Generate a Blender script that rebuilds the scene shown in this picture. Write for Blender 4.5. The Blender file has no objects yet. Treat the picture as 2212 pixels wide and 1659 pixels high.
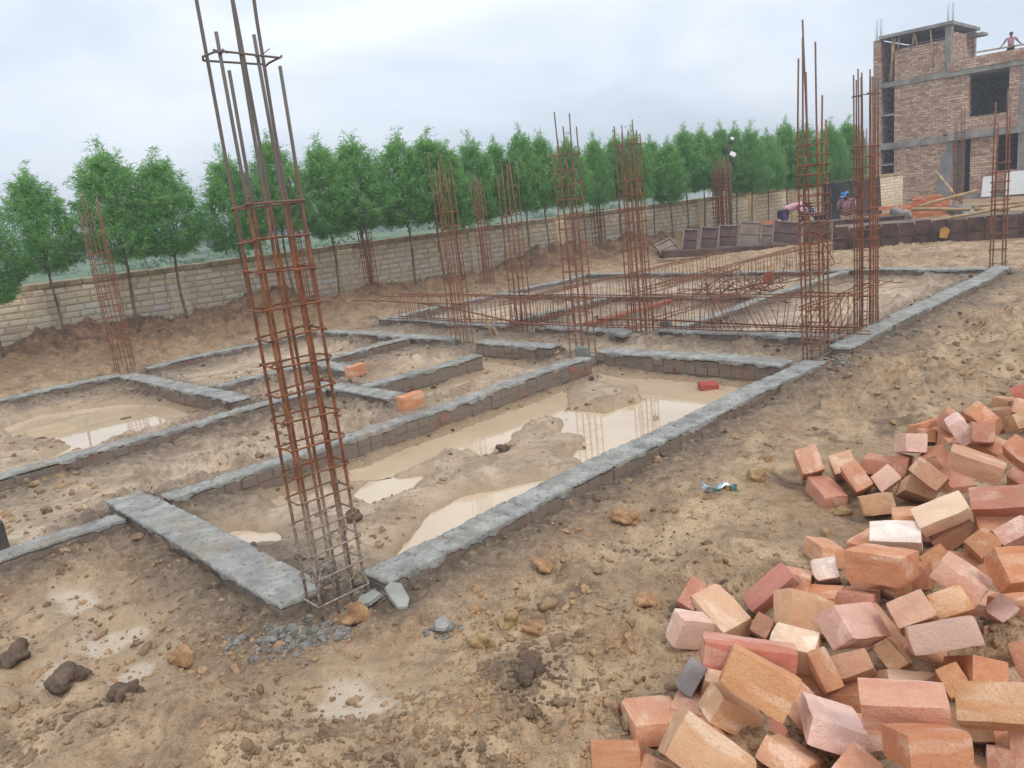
import bpy, math, random
import numpy as np
from mathutils import Vector, Matrix, Quaternion
R_ = math.radians
HAZE, SKYC, SUNE, EXPO = .0040, 1.0, .95, 0.38
S = bpy.context.scene
COL = S.collection
random.seed(7)
rng = np.random.default_rng(11)
CZ = 1.74                                   # eye height above the site
PITCH, ROLL, FPX, PW, PH = R_(13.2), R_(6.3), 1665.0, 2212.0, 1659.0
ANG = R_(43.6)                              # direction of the footing grid
CA, SA = math.cos(ANG), math.sin(ANG)
_sp, _cp, _sr, _cr = math.sin(PITCH), math.cos(PITCH), math.sin(ROLL), math.cos(ROLL)
_u = np.array([-_sr*_cp, -_cr*_cp, -_sp]); _f = np.array([0, 0, 1.0])
_y = _f - _f.dot(_u)*_u; _y /= np.linalg.norm(_y); _x = np.cross(_y, _u)
RC = np.array([_x, _y, _u])
def gp(px, py, z=0.0):
    'site point at height z seen in direction (px,py)'
    d = RC @ np.array([px-PW/2, py-PH/2, FPX]); t = (z-CZ)/d[2]
    return float(d[0]*t), float(d[1]*t)
def xy(a, b): return (a*CA - b*SA, a*SA + b*CA)
def ab(x, y): return (x*CA + y*SA, -x*SA + y*CA)
def V3(a, b, z): x, y = xy(a, b); return Vector((x, y, z))
def dirp(px, py, dist):
    'point on the sight line at horizontal distance y=dist'
    d = RC @ np.array([px-PW/2, py-PH/2, FPX]); t = dist/d[1]
    return Vector((d[0]*t, d[1]*t, CZ + d[2]*t))
def lin(r, g, b):
    f = lambda c: (c/255/12.92) if c <= 10 else ((c/255+.055)/1.055)**2.4
    return (f(r), f(g), f(b), 1)
# ---------------------------------------------------------------- noise
def vnoise(x, y, seed=0):
    xi = np.floor(x).astype(np.int64); yi = np.floor(y).astype(np.int64)
    xf = x-xi; yf = y-yi
    def h(i, j):
        n = (i*374761393 + j*668265263 + seed*1442695041) & 0xffffffff
        n = ((n ^ (n >> 13))*1274126177) & 0xffffffff
        n = (n ^ (n >> 16)) & 0xffff
        return n/32767.5 - 1.0
    u = xf*xf*xf*(xf*(xf*6-15)+10); v = yf*yf*yf*(yf*(yf*6-15)+10)
    a = h(xi, yi); b = h(xi+1, yi); c = h(xi, yi+1); d = h(xi+1, yi+1)
    return (a*(1-u)+b*u)*(1-v) + (c*(1-u)+d*u)*v
def fbm(x, y, f, seed=0, octv=3, gain=.5):
    s = 0; amp = 1
    for o in range(octv):
        c, sn = math.cos(o*1.1+.4), math.sin(o*1.1+.4)
        s = s + amp*vnoise((x*c-y*sn)*f, (x*sn+y*c)*f, seed+o*17); f *= 2.03; amp *= gain
    return s
def sstep(a, b, x):
    t = np.clip((x-a)/(b-a), 0, 1); return t*t*(3-2*t)
# ---------------------------------------------------------------- objects
def tag(o, label=None, cat=None, group=None, kind=None):
    if label: o['label'] = label
    if cat: o['category'] = cat
    if group: o['group'] = group
    if kind: o['kind'] = kind
    return o
def empty(name, loc=(0, 0, 0), rz=0):
    o = bpy.data.objects.new(name, None); COL.objects.link(o)
    o.location = loc; o.rotation_euler = (0, 0, rz); o.empty_display_size = .1
    return o
def link(name, me, mat=None, parent=None, loc=None):
    o = bpy.data.objects.new(name, me); COL.objects.link(o)
    if mat is not None and len(me.materials) == 0: me.materials.append(mat)
    if parent: o.parent = parent
    if loc is not None: o.location = loc
    return o
def copy_to(o, parent=None):
    c = o.copy(); COL.objects.link(c)
    if parent: c.parent = parent
    return c
class MB:
    'collects shapes, links them as ONE mesh object'
    def __init__(s): s.v = []; s.f = []; s.sm = []
    def add(s, vs, fs, smooth=False):
        k = len(s.v); s.v += [tuple(p) for p in vs]
        for f in fs: s.f.append(tuple(i+k for i in f)); s.sm.append(smooth)
    def box(s, c, d, rot=None, bev=0.0):
        hx, hy, hz = d[0]/2, d[1]/2, d[2]/2
        if bev > 0:
            b = min(bev, hx*.6, hy*.6, hz*.6); vs = []; idx = {}
            for sx in (-1, 1):
                for sy in (-1, 1):
                    for sz in (-1, 1):
                        for k, p in enumerate(((sx*hx, sy*(hy-b), sz*(hz-b)), (sx*(hx-b), sy*hy, sz*(hz-b)), (sx*(hx-b), sy*(hy-b), sz*hz))):
                            idx[(sx, sy, sz, k)] = len(vs); vs.append(p)
            fs = []; g = idx
            def q(*k): fs.append([g[i] for i in k])
            for sx in (-1, 1):
                q((sx,-1,-1,0),(sx,1,-1,0),(sx,1,1,0),(sx,-1,1,0)); q((-1,sx,-1,1),(1,sx,-1,1),(1,sx,1,1),(-1,sx,1,1)); q((-1,-1,sx,2),(1,-1,sx,2),(1,1,sx,2),(-1,1,sx,2))
                for sy in (-1, 1):
                    q((sx,sy,-1,0),(sx,sy,1,0),(sx,sy,1,1),(sx,sy,-1,1)); q((sx,-1,sy,0),(sx,1,sy,0),(sx,1,sy,2),(sx,-1,sy,2)); q((-1,sx,sy,1),(1,sx,sy,1),(1,sx,sy,2),(-1,sx,sy,2))
                    for sz in (-1, 1): q((sx,sy,sz,0),(sx,sy,sz,1),(sx,sy,sz,2))
        else:
            vs = [(x, y, z) for x in (-hx, hx) for y in (-hy, hy) for z in (-hz, hz)]
            fs = [(0,1,3,2),(4,6,7,5),(0,4,5,1),(2,3,7,6),(0,2,6,4),(1,5,7,3)]
        out = []
        c = Vector(c)
        for p in vs:
            p = Vector(p)
            if rot is not None: p = rot @ p
            out.append(p + c)
        s.add(out, fs)
    def beam(s, p, q, w, h, roll=0, bev=0.0):
        p = Vector(p); q = Vector(q); d = q-p
        M = d.to_track_quat('X', 'Z').to_matrix()
        if roll: M = M @ Matrix.Rotation(roll, 3, 'X')
        s.box((p+q)/2, (d.length, w, h), M, bev)
    def tube(s, pts, r, n=6, closed=False, cap=True):
        pts = [Vector(p) for p in pts]; m = len(pts)
        rr = r if isinstance(r, (list, tuple)) else [r]*m
        up = None; vs = []
        for i, p in enumerate(pts):
            if closed: t = pts[(i+1) % m]-pts[i-1]
            else: t = pts[min(i+1, m-1)]-pts[max(i-1, 0)]
            t.normalize()
            if up is None:
                up = Vector((0, 0, 1)) if abs(t.z) < .9 else Vector((1, 0, 0))
            a = t.cross(up)
            if a.length < 1e-6: a = t.orthogonal()
            a.normalize(); up = a.cross(t).normalized()
            for k in range(n):
                th = 2*math.pi*k/n
                vs.append(p + (a*math.cos(th) + up*math.sin(th))*rr[i])
        fs = []
        for i in range(m if closed else m-1):
            j = (i+1) % m
            for k in range(n):
                l = (k+1) % n; fs.append((i*n+k, i*n+l, j*n+l, j*n+k))
        if cap and not closed:
            fs.append(tuple(range(n))[::-1]); fs.append(tuple((m-1)*n+k for k in range(n)))
        s.add(vs, fs, True)
    def mesh(s, name):
        me = bpy.data.meshes.new(name); me.from_pydata(s.v, [], s.f)
        me.polygons.foreach_set('use_smooth', s.sm); me.update(); return me
    def build(s, name, mat, parent=None):
        return link(name, s.mesh(name), mat, parent)
def mesh_np(name, v, faces4, smooth=True):
    me = bpy.data.meshes.new(name); n = len(faces4); k = faces4.shape[1]
    me.vertices.add(len(v)); me.vertices.foreach_set('co', v.astype(np.float32).ravel())
    me.loops.add(n*k); me.loops.foreach_set('vertex_index', faces4.astype(np.int32).ravel())
    me.polygons.add(n); me.polygons.foreach_set('loop_start', np.arange(0, n*k, k, dtype=np.int32))
    me.polygons.foreach_set('use_smooth', np.full(n, smooth)); me.update(calc_edges=True); me.validate()
    return me
def icosphere(sub=2):
    t = (1+5**.5)/2
    v = [(-1,t,0),(1,t,0),(-1,-t,0),(1,-t,0),(0,-1,t),(0,1,t),(0,-1,-t),(0,1,-t),(t,0,-1),(t,0,1),(-t,0,-1),(-t,0,1)]
    f = [(0,11,5),(0,5,1),(0,1,7),(0,7,10),(0,10,11),(1,5,9),(5,11,4),(11,10,2),(10,7,6),(7,1,8),(3,9,4),(3,4,2),(3,2,6),(3,6,8),(3,8,9),(4,9,5),(2,4,11),(6,2,10),(8,6,7),(9,8,1)]
    v = [Vector(p).normalized() for p in v]
    for _ in range(sub-1):
        c = {}; nf = []
        def mid(i, j):
            k = (min(i, j), max(i, j))
            if k not in c: v.append(((v[i]+v[j])/2).normalized()); c[k] = len(v)-1
            return c[k]
        for a, b, d in f:
            x, y, z = mid(a, b), mid(b, d), mid(d, a); nf += [(a,x,z),(b,y,x),(d,z,y),(x,y,z)]
        f = nf
    return np.array([tuple(p) for p in v]), np.array(f)
def lump_verts(base, scale, seed, rough=.35, ang=False):
    r = np.random.default_rng(seed); n = base
    k = r.normal(size=(7, 3)); k /= np.linalg.norm(k, axis=1)[:, None]
    d = np.ones(len(n))
    for i in range(7):
        a = n @ k[i]
        if ang: d = np.minimum(d, (r.uniform(.55, .95))/np.maximum(a, 1e-3)) if True else d
        else: d += rough*.35*np.sin(a*r.uniform(2, 6)+r.uniform(0, 6))
    d += r.normal(size=len(n))*rough*.14
    M = np.array(Matrix.Rotation(r.uniform(0, 6.28), 3, 'Z') @ Matrix.Rotation(r.uniform(-.5, .5), 3, 'X'))
    return ((n*d[:, None])*np.array(scale)) @ M.T
# ---------------------------------------------------------------- materials
class N:
    def __init__(s, name):
        s.m = bpy.data.materials.new(name); s.m.use_nodes = True
        s.t = s.m.node_tree; s.n = s.t.nodes; s.l = s.t.links
        s.b = s.n['Principled BSDF']
        s.co = s.n.new('ShaderNodeTexCoord')
    def obj(s): return s.co.outputs['Object']
    def pos(s): return s.n.new('ShaderNodeNewGeometry').outputs['Position']
    def mapp(s, vec, sc=(1, 1, 1), rot=(0, 0, 0), loc=(0, 0, 0)):
        k = s.n.new('ShaderNodeMapping'); k.inputs['Scale'].default_value = sc; k.inputs['Rotation'].default_value = rot; k.inputs['Location'].default_value = loc
        s.l.new(vec, k.inputs[0]); return k.outputs[0]
    def noise(s, vec, scale, det=3, rough=.55, dist=0.0):
        k = s.n.new('ShaderNodeTexNoise'); k.inputs['Scale'].default_value = scale; k.inputs['Detail'].default_value = det
        k.inputs['Roughness'].default_value = rough; k.inputs['Distortion'].default_value = dist
        s.l.new(vec, k.inputs['Vector']); return k.outputs['Fac']
    def vor(s, vec, scale, feat='F1'):
        k = s.n.new('ShaderNodeTexVoronoi'); k.inputs['Scale'].default_value = scale; k.feature = feat
        s.l.new(vec, k.inputs['Vector']); return k.outputs['Distance']
    def ramp(s, fac, stops):
        k = s.n.new('ShaderNodeValToRGB'); e = k.color_ramp.elements
        while len(e) < len(stops): e.new(.5)
        for el, (p, c) in zip(e, stops):
            el.position = p; el.color = c if hasattr(c, '__len__') else (c, c, c, 1)
        s.l.new(fac, k.inputs[0]); return k.outputs[0]
    def mix(s, fac, a, b, mode='MIX'):
        k = s.n.new('ShaderNodeMix'); k.data_type = 'RGBA'; k.blend_type = mode
        for i, v in ((0, fac), (6, a), (7, b)):
            if isinstance(v, bpy.types.NodeSocket): s.l.new(v, k.inputs[i])
            else: k.inputs[i].default_value = v
        return k.outputs[2]
    def math(s, op, a, b=0.0, c=None):
        k = s.n.new('ShaderNodeMath'); k.operation = op
        for i, v in enumerate((a, b) if c is None else (a, b, c)):
            if isinstance(v, bpy.types.NodeSocket): s.l.new(v, k.inputs[i])
            else: k.inputs[i].default_value = v
        return k.outputs[0]
    def attr(s, name):
        k = s.n.new('ShaderNodeAttribute'); k.attribute_name = name; return k
    def sep(s, vec):
        k = s.n.new('ShaderNodeSeparateXYZ'); s.l.new(vec, k.inputs[0]); return k.outputs
    def bump(s, h, strength=.5, dist=.02, prev=None):
        k = s.n.new('ShaderNodeBump'); k.inputs['Strength'].default_value = strength; k.inputs['Distance'].default_value = dist
        s.l.new(h, k.inputs['Height'])
        if prev is not None: s.l.new(prev, k.inputs['Normal'])
        return k.outputs[0]
    def out(s, col=None, rough=None, nrm=None, spec=None, metal=None):
        for key, v in (('Base Color', col), ('Roughness', rough), ('Normal', nrm), ('Specular IOR Level', spec), ('Metallic', metal)):
            if v is None: continue
            if isinstance(v, bpy.types.NodeSocket): s.l.new(v, s.b.inputs[key])
            else: s.b.inputs[key].default_value = v
        return s.m
def simple(name, c1, c2, scale=6, rough=.75, bump=.3, bscale=40, bd=.01, spec=.3, metal=0.0):
    m = N(name); o = m.obj()
    col = m.mix(m.ramp(m.noise(o, scale, 4), [(.35, 0), (.65, 1)]), c1, c2)
    return m.out(col, rough, m.bump(m.noise(o, bscale, 4, .6), bump, bd), spec, metal)
# ---- site plan in footing grid metres: (a0,a1,b0,b1)
WALLS = {
 'near': (1.33, 1.56, 3.03, 5.34), 'right': (1.74, 6.42, 2.79, 2.98), 'rightfar': (6.95, 12.45, 2.80, 3.02),
 'stubleft': (.62, 1.30, 4.88, 5.03), 'second': (1.60, 5.85, 4.94, 5.09), 'third': (-2.6, 3.86, 6.74, 6.89),
 'left': (-2.4, 3.16, 10.52, 10.70), 'leftfar': (3.5, 6.05, 10.55, 10.72), 'cross': (3.10, 3.31, 7.25, 10.48),
 'block': (3.88, 4.08, 5.72, 7.1), 'inner': (4.1, 5.62, 6.32, 6.48), 'fourth': (3.4, 6.06, 8.2, 8.36), 'stub': (4.48, 4.68, 7.4, 8.18),
 'mid': (6.1, 6.33, 3.06, 5.1), 'midleft': (6.1, 6.3, 5.72, 6.98), 'midfar': (6.1, 6.3, 7.45, 10.5),
 'back1': (7.3, 7.5, 3.08, 5.15), 'back2': (7.15, 7.35, 5.72, 6.98), 'back3': (7.12, 7.32, 7.5, 10.45),
 'long1': (7.55, 12.3, 4.95, 5.1), 'long2': (7.4, 9.6, 7.56, 7.72), 'long3': (7.4, 12.2, 10.25, 10.42),
 'far1': (12.25, 12.45, 3.08, 10.4), 'far2': (9.62, 9.8, 5.2, 10.2), 'redwall': (7.6, 9.5, 6.38, 6.53),
}
TOPZ = 0.14
# boundary wall line
WP = np.array([-8.22, 12.94]); WD = np.array([17.97, 12.66]); WD /= np.linalg.norm(WD); WN = np.array([WD[1], -WD[0]])   # normal to the site
def wall_st(x, y): return (x-WP[0])*WD[0]+(y-WP[1])*WD[1], (x-WP[0])*WN[0]+(y-WP[1])*WN[1]
def wpt(s, t): return (WP[0]+WD[0]*s+WN[0]*t, WP[1]+WD[1]*s+WN[1]*t)
# puddles: outline seen from the road, water level
PUD = [
 ([(750,1002),(906,926),(1081,856),(1220,810),(1281,805),(1342,819),(1447,821),(1595,838),(1580,866),(1482,924),(1360,976),(1281,1009),(1246,985),(1276,948),(1220,936),(1224,906),(1133,917),(1116,950),(1046,985),(976,972),(906,1002),(837,1028),(767,1042)], -.072),
 ([(770,1072),(800,1043),(905,1033),(882,1055),(805,1087)], -.072),
 ([(868,1200),(888,1172),(940,1108),(996,1080),(1048,1066),(1180,1040),(1105,1090),(990,1157),(905,1192)], -.072),
 ([(505,1150),(590,1152),(604,1166),(560,1173),(520,1166)], -.07), ([(596,1082),(625,1058),(645,1073),(612,1092)], -.07),
 ([(8,926),(90,897),(262,875),(365,880),(416,904),(255,953),(90,998),(165,966),(138,950),(36,946)], -.075),
 ([(808,827),(893,803),(987,787),(1050,778),(1122,797),(1000,836),(915,862),(905,846)], -.078),
 ([(129,1288),(161,1279),(210,1313),(181,1332),(120,1325)], -.006), ([(174,1399),(213,1366),(308,1360),(290,1380),(226,1419),(184,1415)], -.006),
 ([(226,1472),(284,1438),(335,1432),(308,1461),(245,1484)], -.006), ([(48,1483),(90,1450),(138,1446),(118,1490),(62,1500)], -.006),
 ([(690,1524),(776,1473),(808,1507),(842,1528),(752,1550)], .0),
]
ISLES = [np.array([gp(px, py, -.07) for px, py in pl]) for pl in ([(1222,838),(1290,824),(1377,838),(1380,868),(1307,893),(1226,888)], [(985,912),(1020,905),(1030,918),(1000,925)], [(1400,900),(1425,893),(1432,905),(1410,912)])]
PUDXY = [(np.array([gp(px, py, z) for px, py in pl]), z) for pl, z in PUD]
def poly_sd(P, x, y):
    n = len(P); d = np.full(x.shape, 1e9); ins = np.zeros(x.shape, bool)
    for i in range(n):
        ax, ay = P[i]; bx, by = P[(i+1) % n]; ex, ey = bx-ax, by-ay
        t = np.clip(((x-ax)*ex+(y-ay)*ey)/(ex*ex+ey*ey), 0, 1)
        d = np.minimum(d, np.hypot(x-ax-ex*t, y-ay-ey*t))
        c = (ay > y) != (by > y)
        with np.errstate(divide='ignore', invalid='ignore'):
            ins ^= c & (x < (bx-ax)*(y-ay)/(by-ay+1e-12)+ax)
    return np.where(ins, -d, d)
BRICKS = [
((1.617, 4.1, 0.132),(-0.722, -0.338, -0.506, -0.329),(0.234, 0.145, 0.12),'pink','pale pink brick lying flat at the far left tip of the heap'),
((1.625, 3.889, 0.035),(0.096, -0.683, -0.724, -0.006),(0.227, 0.132, 0.089),'rose','rose brick lying flat with a mud clot under its near end'),
((1.807, 4.079, 0.097),(-0.291, -0.775, -0.541, 0.149),(0.235, 0.126, 0.116),'pinkcream','pink brick with a cream corner lying behind the striped salmon brick'),
((1.78, 3.863, 0.107),(0.78, 0.266, 0.439, 0.357),(0.234, 0.155, 0.094),'stripe','salmon striped narrow brick leaning beside the rose brick'),
((2.056, 4.185, 0.043),(0.875, 0.004, 0.114, 0.47),(0.234, 0.147, 0.088),'rose','dusty rose brick with a dark front at the back of the heap'),
((1.924, 3.841, 0.091),(0.41, 0.727, 0.551, -0.0),(0.235, 0.123, 0.098),'pale','very pale pink brick with its clean square top turned up'),
((1.76, 3.602, 0.069),(-0.182, -0.798, -0.568, 0.086),(0.235, 0.152, 0.097),'tan','tan brick standing on edge with its broad face to the mud'),
((1.976, 3.621, 0.11),(0.011, 0.769, 0.548, -0.328),(0.233, 0.147, 0.089),'olive','olive streaked brick tilted down over a dark end'),
((2.117, 3.377, 0.319),(0.139, -0.324, -0.936, -0.015),(0.233, 0.148, 0.092),'tanpink','biggest tan brick near the crest with a pink striped top'),
((1.796, 3.088, 0.229),(0.243, -0.927, 0.09, -0.27),(0.213, 0.106, 0.085),'cream','long cream brick with a smooth grey flank lying across the others'),
((1.612, 3.126, 0.128),(-0.283, 0.927, -0.221, 0.105),(0.207, 0.112, 0.088),'white','white topped brick with a brown front below the long cream brick'),
((1.376, 2.773, 0.192),(-0.02, -0.441, -0.89, 0.113),(0.222, 0.158, 0.121),'orange','orange brick with a mortar scab on its broken front'),
((1.334, 3.226, 0.04),(-0.005, -0.721, -0.679, 0.138),(0.228, 0.108, 0.09),'peach','peach brick tipped on end behind the small white brick'),
((1.239, 2.972, 0.077),(0.271, 0.779, 0.536, -0.18),(0.231, 0.101, 0.09),'white','small white brick end poking out at the mud edge'),
((0.946, 2.811, 0.116),(0.442, 0.832, -0.17, 0.291),(0.217, 0.101, 0.082),'crimson','crimson and pink streaked brick pointing up at the mud edge'),
((0.715, 2.714, 0.091),(0.066, -0.573, -0.803, -0.148),(0.217, 0.135, 0.093),'pinkcream','pink brick with a cream corner lying on the leftmost pale brick'),
((0.603, 2.661, 0.067),(-0.658, -0.713, -0.239, 0.032),(0.21, 0.124, 0.082),'pale','pale pink brick flat on the mud at the left edge'),
((0.64, 2.884, 0.088),(-0.514, -0.546, -0.655, -0.09),(0.231, 0.124, 0.074),'rose','half hidden rose brick behind the pink brick with the cream corner'),
((0.623, 2.075, 0.331),(0.085, 0.987, -0.107, -0.084),(0.278, 0.098, 0.084),'red','long brick red block under the big ochre brick'),
((0.616, 1.964, 0.316),(0.041, -0.31, -0.761, -0.569),(0.202, 0.124, 0.085),'ochre','big ochre and orange veined brick with its broad face up'),
((0.56, 2.064, 0.153),(0.036, -0.3, -0.032, -0.953),(0.155, 0.106, 0.09),'yellow','pale yellow brick with worn round corners'),
((0.342, 2.21, 0.038),(-0.065, -0.679, -0.724, 0.103),(0.229, 0.174, 0.076),'salmon','plain salmon brick at the lower left edge of the heap'),
((0.43, 1.864, 0.175),(-0.466, 0.812, -0.288, -0.2),(0.229, 0.141, 0.11),'slab','slab like brick with white edges and a veined yellow pink face'),
((0.198, 2.05, 0.039),(-0.402, 0.905, -0.1, 0.095),(0.154, 0.114, 0.083),'orangebrown','orange brown brick standing upright in the bottom left corner of the heap'),
((0.302, 1.971, 0.054),(-0.01, -0.666, -0.614, 0.423),(0.218, 0.078, 0.06),'peach','peach brick half hidden under the white edged slab'),
((0.688, 1.908, 0.09),(-0.864, -0.004, -0.328, -0.383),(0.23, 0.135, 0.074),'beige','beige brick with a clean top at the bottom of the heap'),
((0.817, 1.948, 0.16),(-0.018, 0.781, 0.588, -0.209),(0.234, 0.149, 0.08),'whitepink','whitish topped brick with a broad tan flank'),
((0.92, 2.253, 0.117),(-0.742, -0.251, -0.531, -0.322),(0.234, 0.131, 0.066),'orangebrown','orange brown brick on its corner beside the big ochre brick'),
((1.031, 2.263, 0.114),(-0.357, -0.753, -0.526, 0.169),(0.235, 0.12, 0.074),'tanpink','rough tan brick with chipped sides in the middle of the heap'),
((0.882, 2.361, 0.122),(0.221, 0.766, 0.409, -0.444),(0.225, 0.153, 0.087),'cream','cream and orange banded brick leaning on the red block'),
((1.055, 2.318, 0.229),(-0.898, -0.292, -0.261, -0.201),(0.234, 0.134, 0.09),'mauvepink','smooth pale pink brick with a purple veined side'),
((1.289, 2.777, 0.05),(-0.862, 0.114, -0.155, -0.469),(0.234, 0.131, 0.073),'rose','chipped rose brick below the one with the mortar scab'),
((1.256, 2.32, 0.253),(0.376, 0.758, 0.513, -0.143),(0.235, 0.126, 0.092),'speckle','speckled peach brick with small pits in its top'),
((1.211, 2.349, 0.078),(-0.844, -0.192, -0.38, -0.325),(0.233, 0.1, 0.066),'yellow','pale yellow brick end below the mauve brick'),
((1.284, 2.191, 0.248),(-0.949, 0.254, 0.081, 0.17),(0.208, 0.15, 0.087),'mauve','mauve and grey brick with its long face to the camera'),
((1.659, 2.34, 0.362),(-0.31, 0.95, 0.004, -0.036),(0.228, 0.127, 0.083),'deeporange','deep orange brick with a pale top at the right edge'),
((1.503, 2.455, 0.287),(0.872, 0.165, 0.225, 0.402),(0.233, 0.167, 0.072),'stripepink','long pink brick with dark lengthwise stripes'),
((1.844, 2.872, 0.171),(0.451, 0.725, 0.518, -0.051),(0.235, 0.102, 0.092),'orangebrown','orange brown brick corner above the long striped pink brick'),
((1.867, 3.119, 0.114),(0.121, 0.923, -0.153, 0.332),(0.183, 0.098, 0.082),'brown','shaded brown brick under the long cream brick'),
((1.981, 2.895, 0.196),(0.4, 0.756, 0.508, -0.097),(0.235, 0.125, 0.074),'mauvepink','mauve pink brick sloping into a dark gap at the right'),
((2.002, 3.015, 0.294),(0.337, -0.887, 0.242, -0.203),(0.213, 0.104, 0.087),'bandred','red and tan banded brick at the right edge'),
((1.725, 3.009, 0.07),(0.375, 0.758, 0.534, 0.008),(0.234, 0.107, 0.071),'ochre','small ochre brick end beside the long striped pink brick'),
((1.619, 2.918, 0.053),(-0.514, 0.723, 0.259, -0.382),(0.233, 0.101, 0.072),'redbrown','red brown brick wedged under the long striped pink brick'),
((1.437, 2.4, 0.217),(0.355, 0.775, 0.506, -0.131),(0.235, 0.118, 0.088),'yellowo','yellow and ochre streaked brick above the mauve brick'),
((1.661, 2.475, 0.111),(-0.496, -0.678, -0.538, 0.07),(0.234, 0.086, 0.078),'whitepink','whitish pink brick with a rounded end at the right edge'),
((1.623, 2.359, 0.066),(-0.463, 0.866, -0.175, 0.076),(0.169, 0.106, 0.08),'creampink','pink brick with a cream upper edge at the right'),
((1.376, 2.165, 0.118),(-0.093, -0.727, -0.604, 0.314),(0.224, 0.105, 0.083),'orange','orange brick with a rough pale end face'),
((1.21, 1.806, 0.274),(0.286, -0.914, 0.222, -0.182),(0.189, 0.111, 0.083),'ochreo','broad ochre orange brick at the lower right'),
((1.306, 2.162, 0.088),(0.241, -0.798, -0.274, 0.481),(0.234, 0.094, 0.072),'ochre','sliver of an ochre brick beside the long pink brick'),
((0.934, 1.764, 0.342),(-0.057, 0.981, -0.18, 0.054),(0.21, 0.103, 0.088),'pinkbrown','long pink topped brick with a dark brown front'),
((1.202, 2.247, 0.045),(0.361, 0.92, 0.098, -0.121),(0.198, 0.085, 0.062),'cream','thin cream brick edge behind the long pink topped brick'),
((0.922, 1.629, 0.329),(-0.05, 0.067, 0.202, 0.976),(0.172, 0.114, 0.084),'brownorange','large brown orange brick with fine layers at the bottom'),
((1.314, 1.819, 0.112),(-0.47, 0.732, 0.134, -0.475),(0.235, 0.097, 0.078),'pink','flat pink brick face cut by the lower right corner'),
((1.247, 1.831, 0.069),(-0.472, 0.709, 0.15, -0.502),(0.232, 0.086, 0.068),'rose','shaded rose brick below the broad ochre orange brick'),
((0.829, 1.801, 0.116),(-0.552, -0.589, -0.586, 0.07),(0.233, 0.097, 0.087),'salmon','salmon brick corner rising from the bottom of the picture'),
((2.463, 4.079, 0.246),(-0.376, 0.752, 0.452, -0.297),(0.235, 0.136, 0.087),'whitepink','whitish peaked brick standing on end at the crest'),
((2.192, 4.087, 0.188),(0.073, 0.772, 0.611, -0.161),(0.233, 0.115, 0.106),'pale','rounded pale pink brick on the back slope of the heap'),
((2.565, 4.608, 0.036),(0.063, 0.83, 0.542, -0.117),(0.233, 0.095, 0.08),'orange','small orange brick bit behind the rounded pale pink brick'),
((2.24, 3.946, 0.135),(-0.865, 0.247, 0.106, -0.424),(0.237, 0.118, 0.085),'redbrown','red brown brick with a dark end beside the biggest tan brick'),
((1.949, 3.47, 0.251),(-0.839, -0.179, -0.33, -0.394),(0.235, 0.157, 0.086),'tanpink','tan pink brick in shade under the biggest tan brick'),
((2.657, 4.148, 0.247),(0.861, 0.189, 0.37, 0.293),(0.232, 0.123, 0.091),'orange','orange ridge brick behind the peaked white brick'),
((2.52, 3.962, 0.242),(0.675, 0.527, 0.469, 0.217),(0.235, 0.109, 0.105),'rose','rose brick slanting down right of the peaked white brick'),
((2.879, 4.193, 0.206),(0.231, 0.762, 0.597, -0.093),(0.232, 0.116, 0.094),'tan','tan brick with a light end at the top right'),
((3.038, 4.397, 0.202),(0.047, 0.87, 0.43, -0.236),(0.234, 0.109, 0.09),'pink','pink brick at the top right edge of the heap'),
((3.286, 4.782, 0.191),(-0.28, -0.838, -0.468, 0.02),(0.235, 0.107, 0.085),'red','small red brick farthest back at the right edge'),
((2.344, 3.398, 0.337),(0.85, 0.184, 0.371, 0.327),(0.235, 0.127, 0.086),'salmonred','salmon red brick leaning at the right edge near the crest'),
((2.479, 3.6, 0.088),(-0.046, 0.837, 0.334, -0.43),(0.231, 0.109, 0.065),'bandred','dark red striped brick under the leaning salmon red one'),
((2.155, 4.112, 0.058),(-0.629, 0.624, 0.203, -0.418),(0.233, 0.113, 0.085),'rose','small rose brick standing between two darker bricks'),
((1.555, 2.189, 0.055),(0.269, -0.874, -0.206, 0.348),(0.226, 0.068, 0.052),'tan','tan brick end at the right behind the orange brick'),
((1.594, 2.182, 0.115),(-0.412, 0.847, 0.146, -0.301),(0.225, 0.129, 0.056),'salmon','upright salmon brick at the right edge'),
((0.51, 2.363, 0.077),(0.585, -0.51, -0.079, 0.626),(0.228, 0.113, 0.068),'greyblue','blue grey brick standing at the left edge under the red block'),
((0.845, 2.633, 0.066),(-0.546, -0.564, -0.614, -0.081),(0.227, 0.08, 0.069),'brown','brown brick in deep shade under the crimson one'),
((1.002, 2.601, 0.12),(0.428, -0.848, -0.026, 0.312),(0.239, 0.141, 0.091),'ochrepink','broad ochre brick with a lilac left side'),
]
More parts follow.
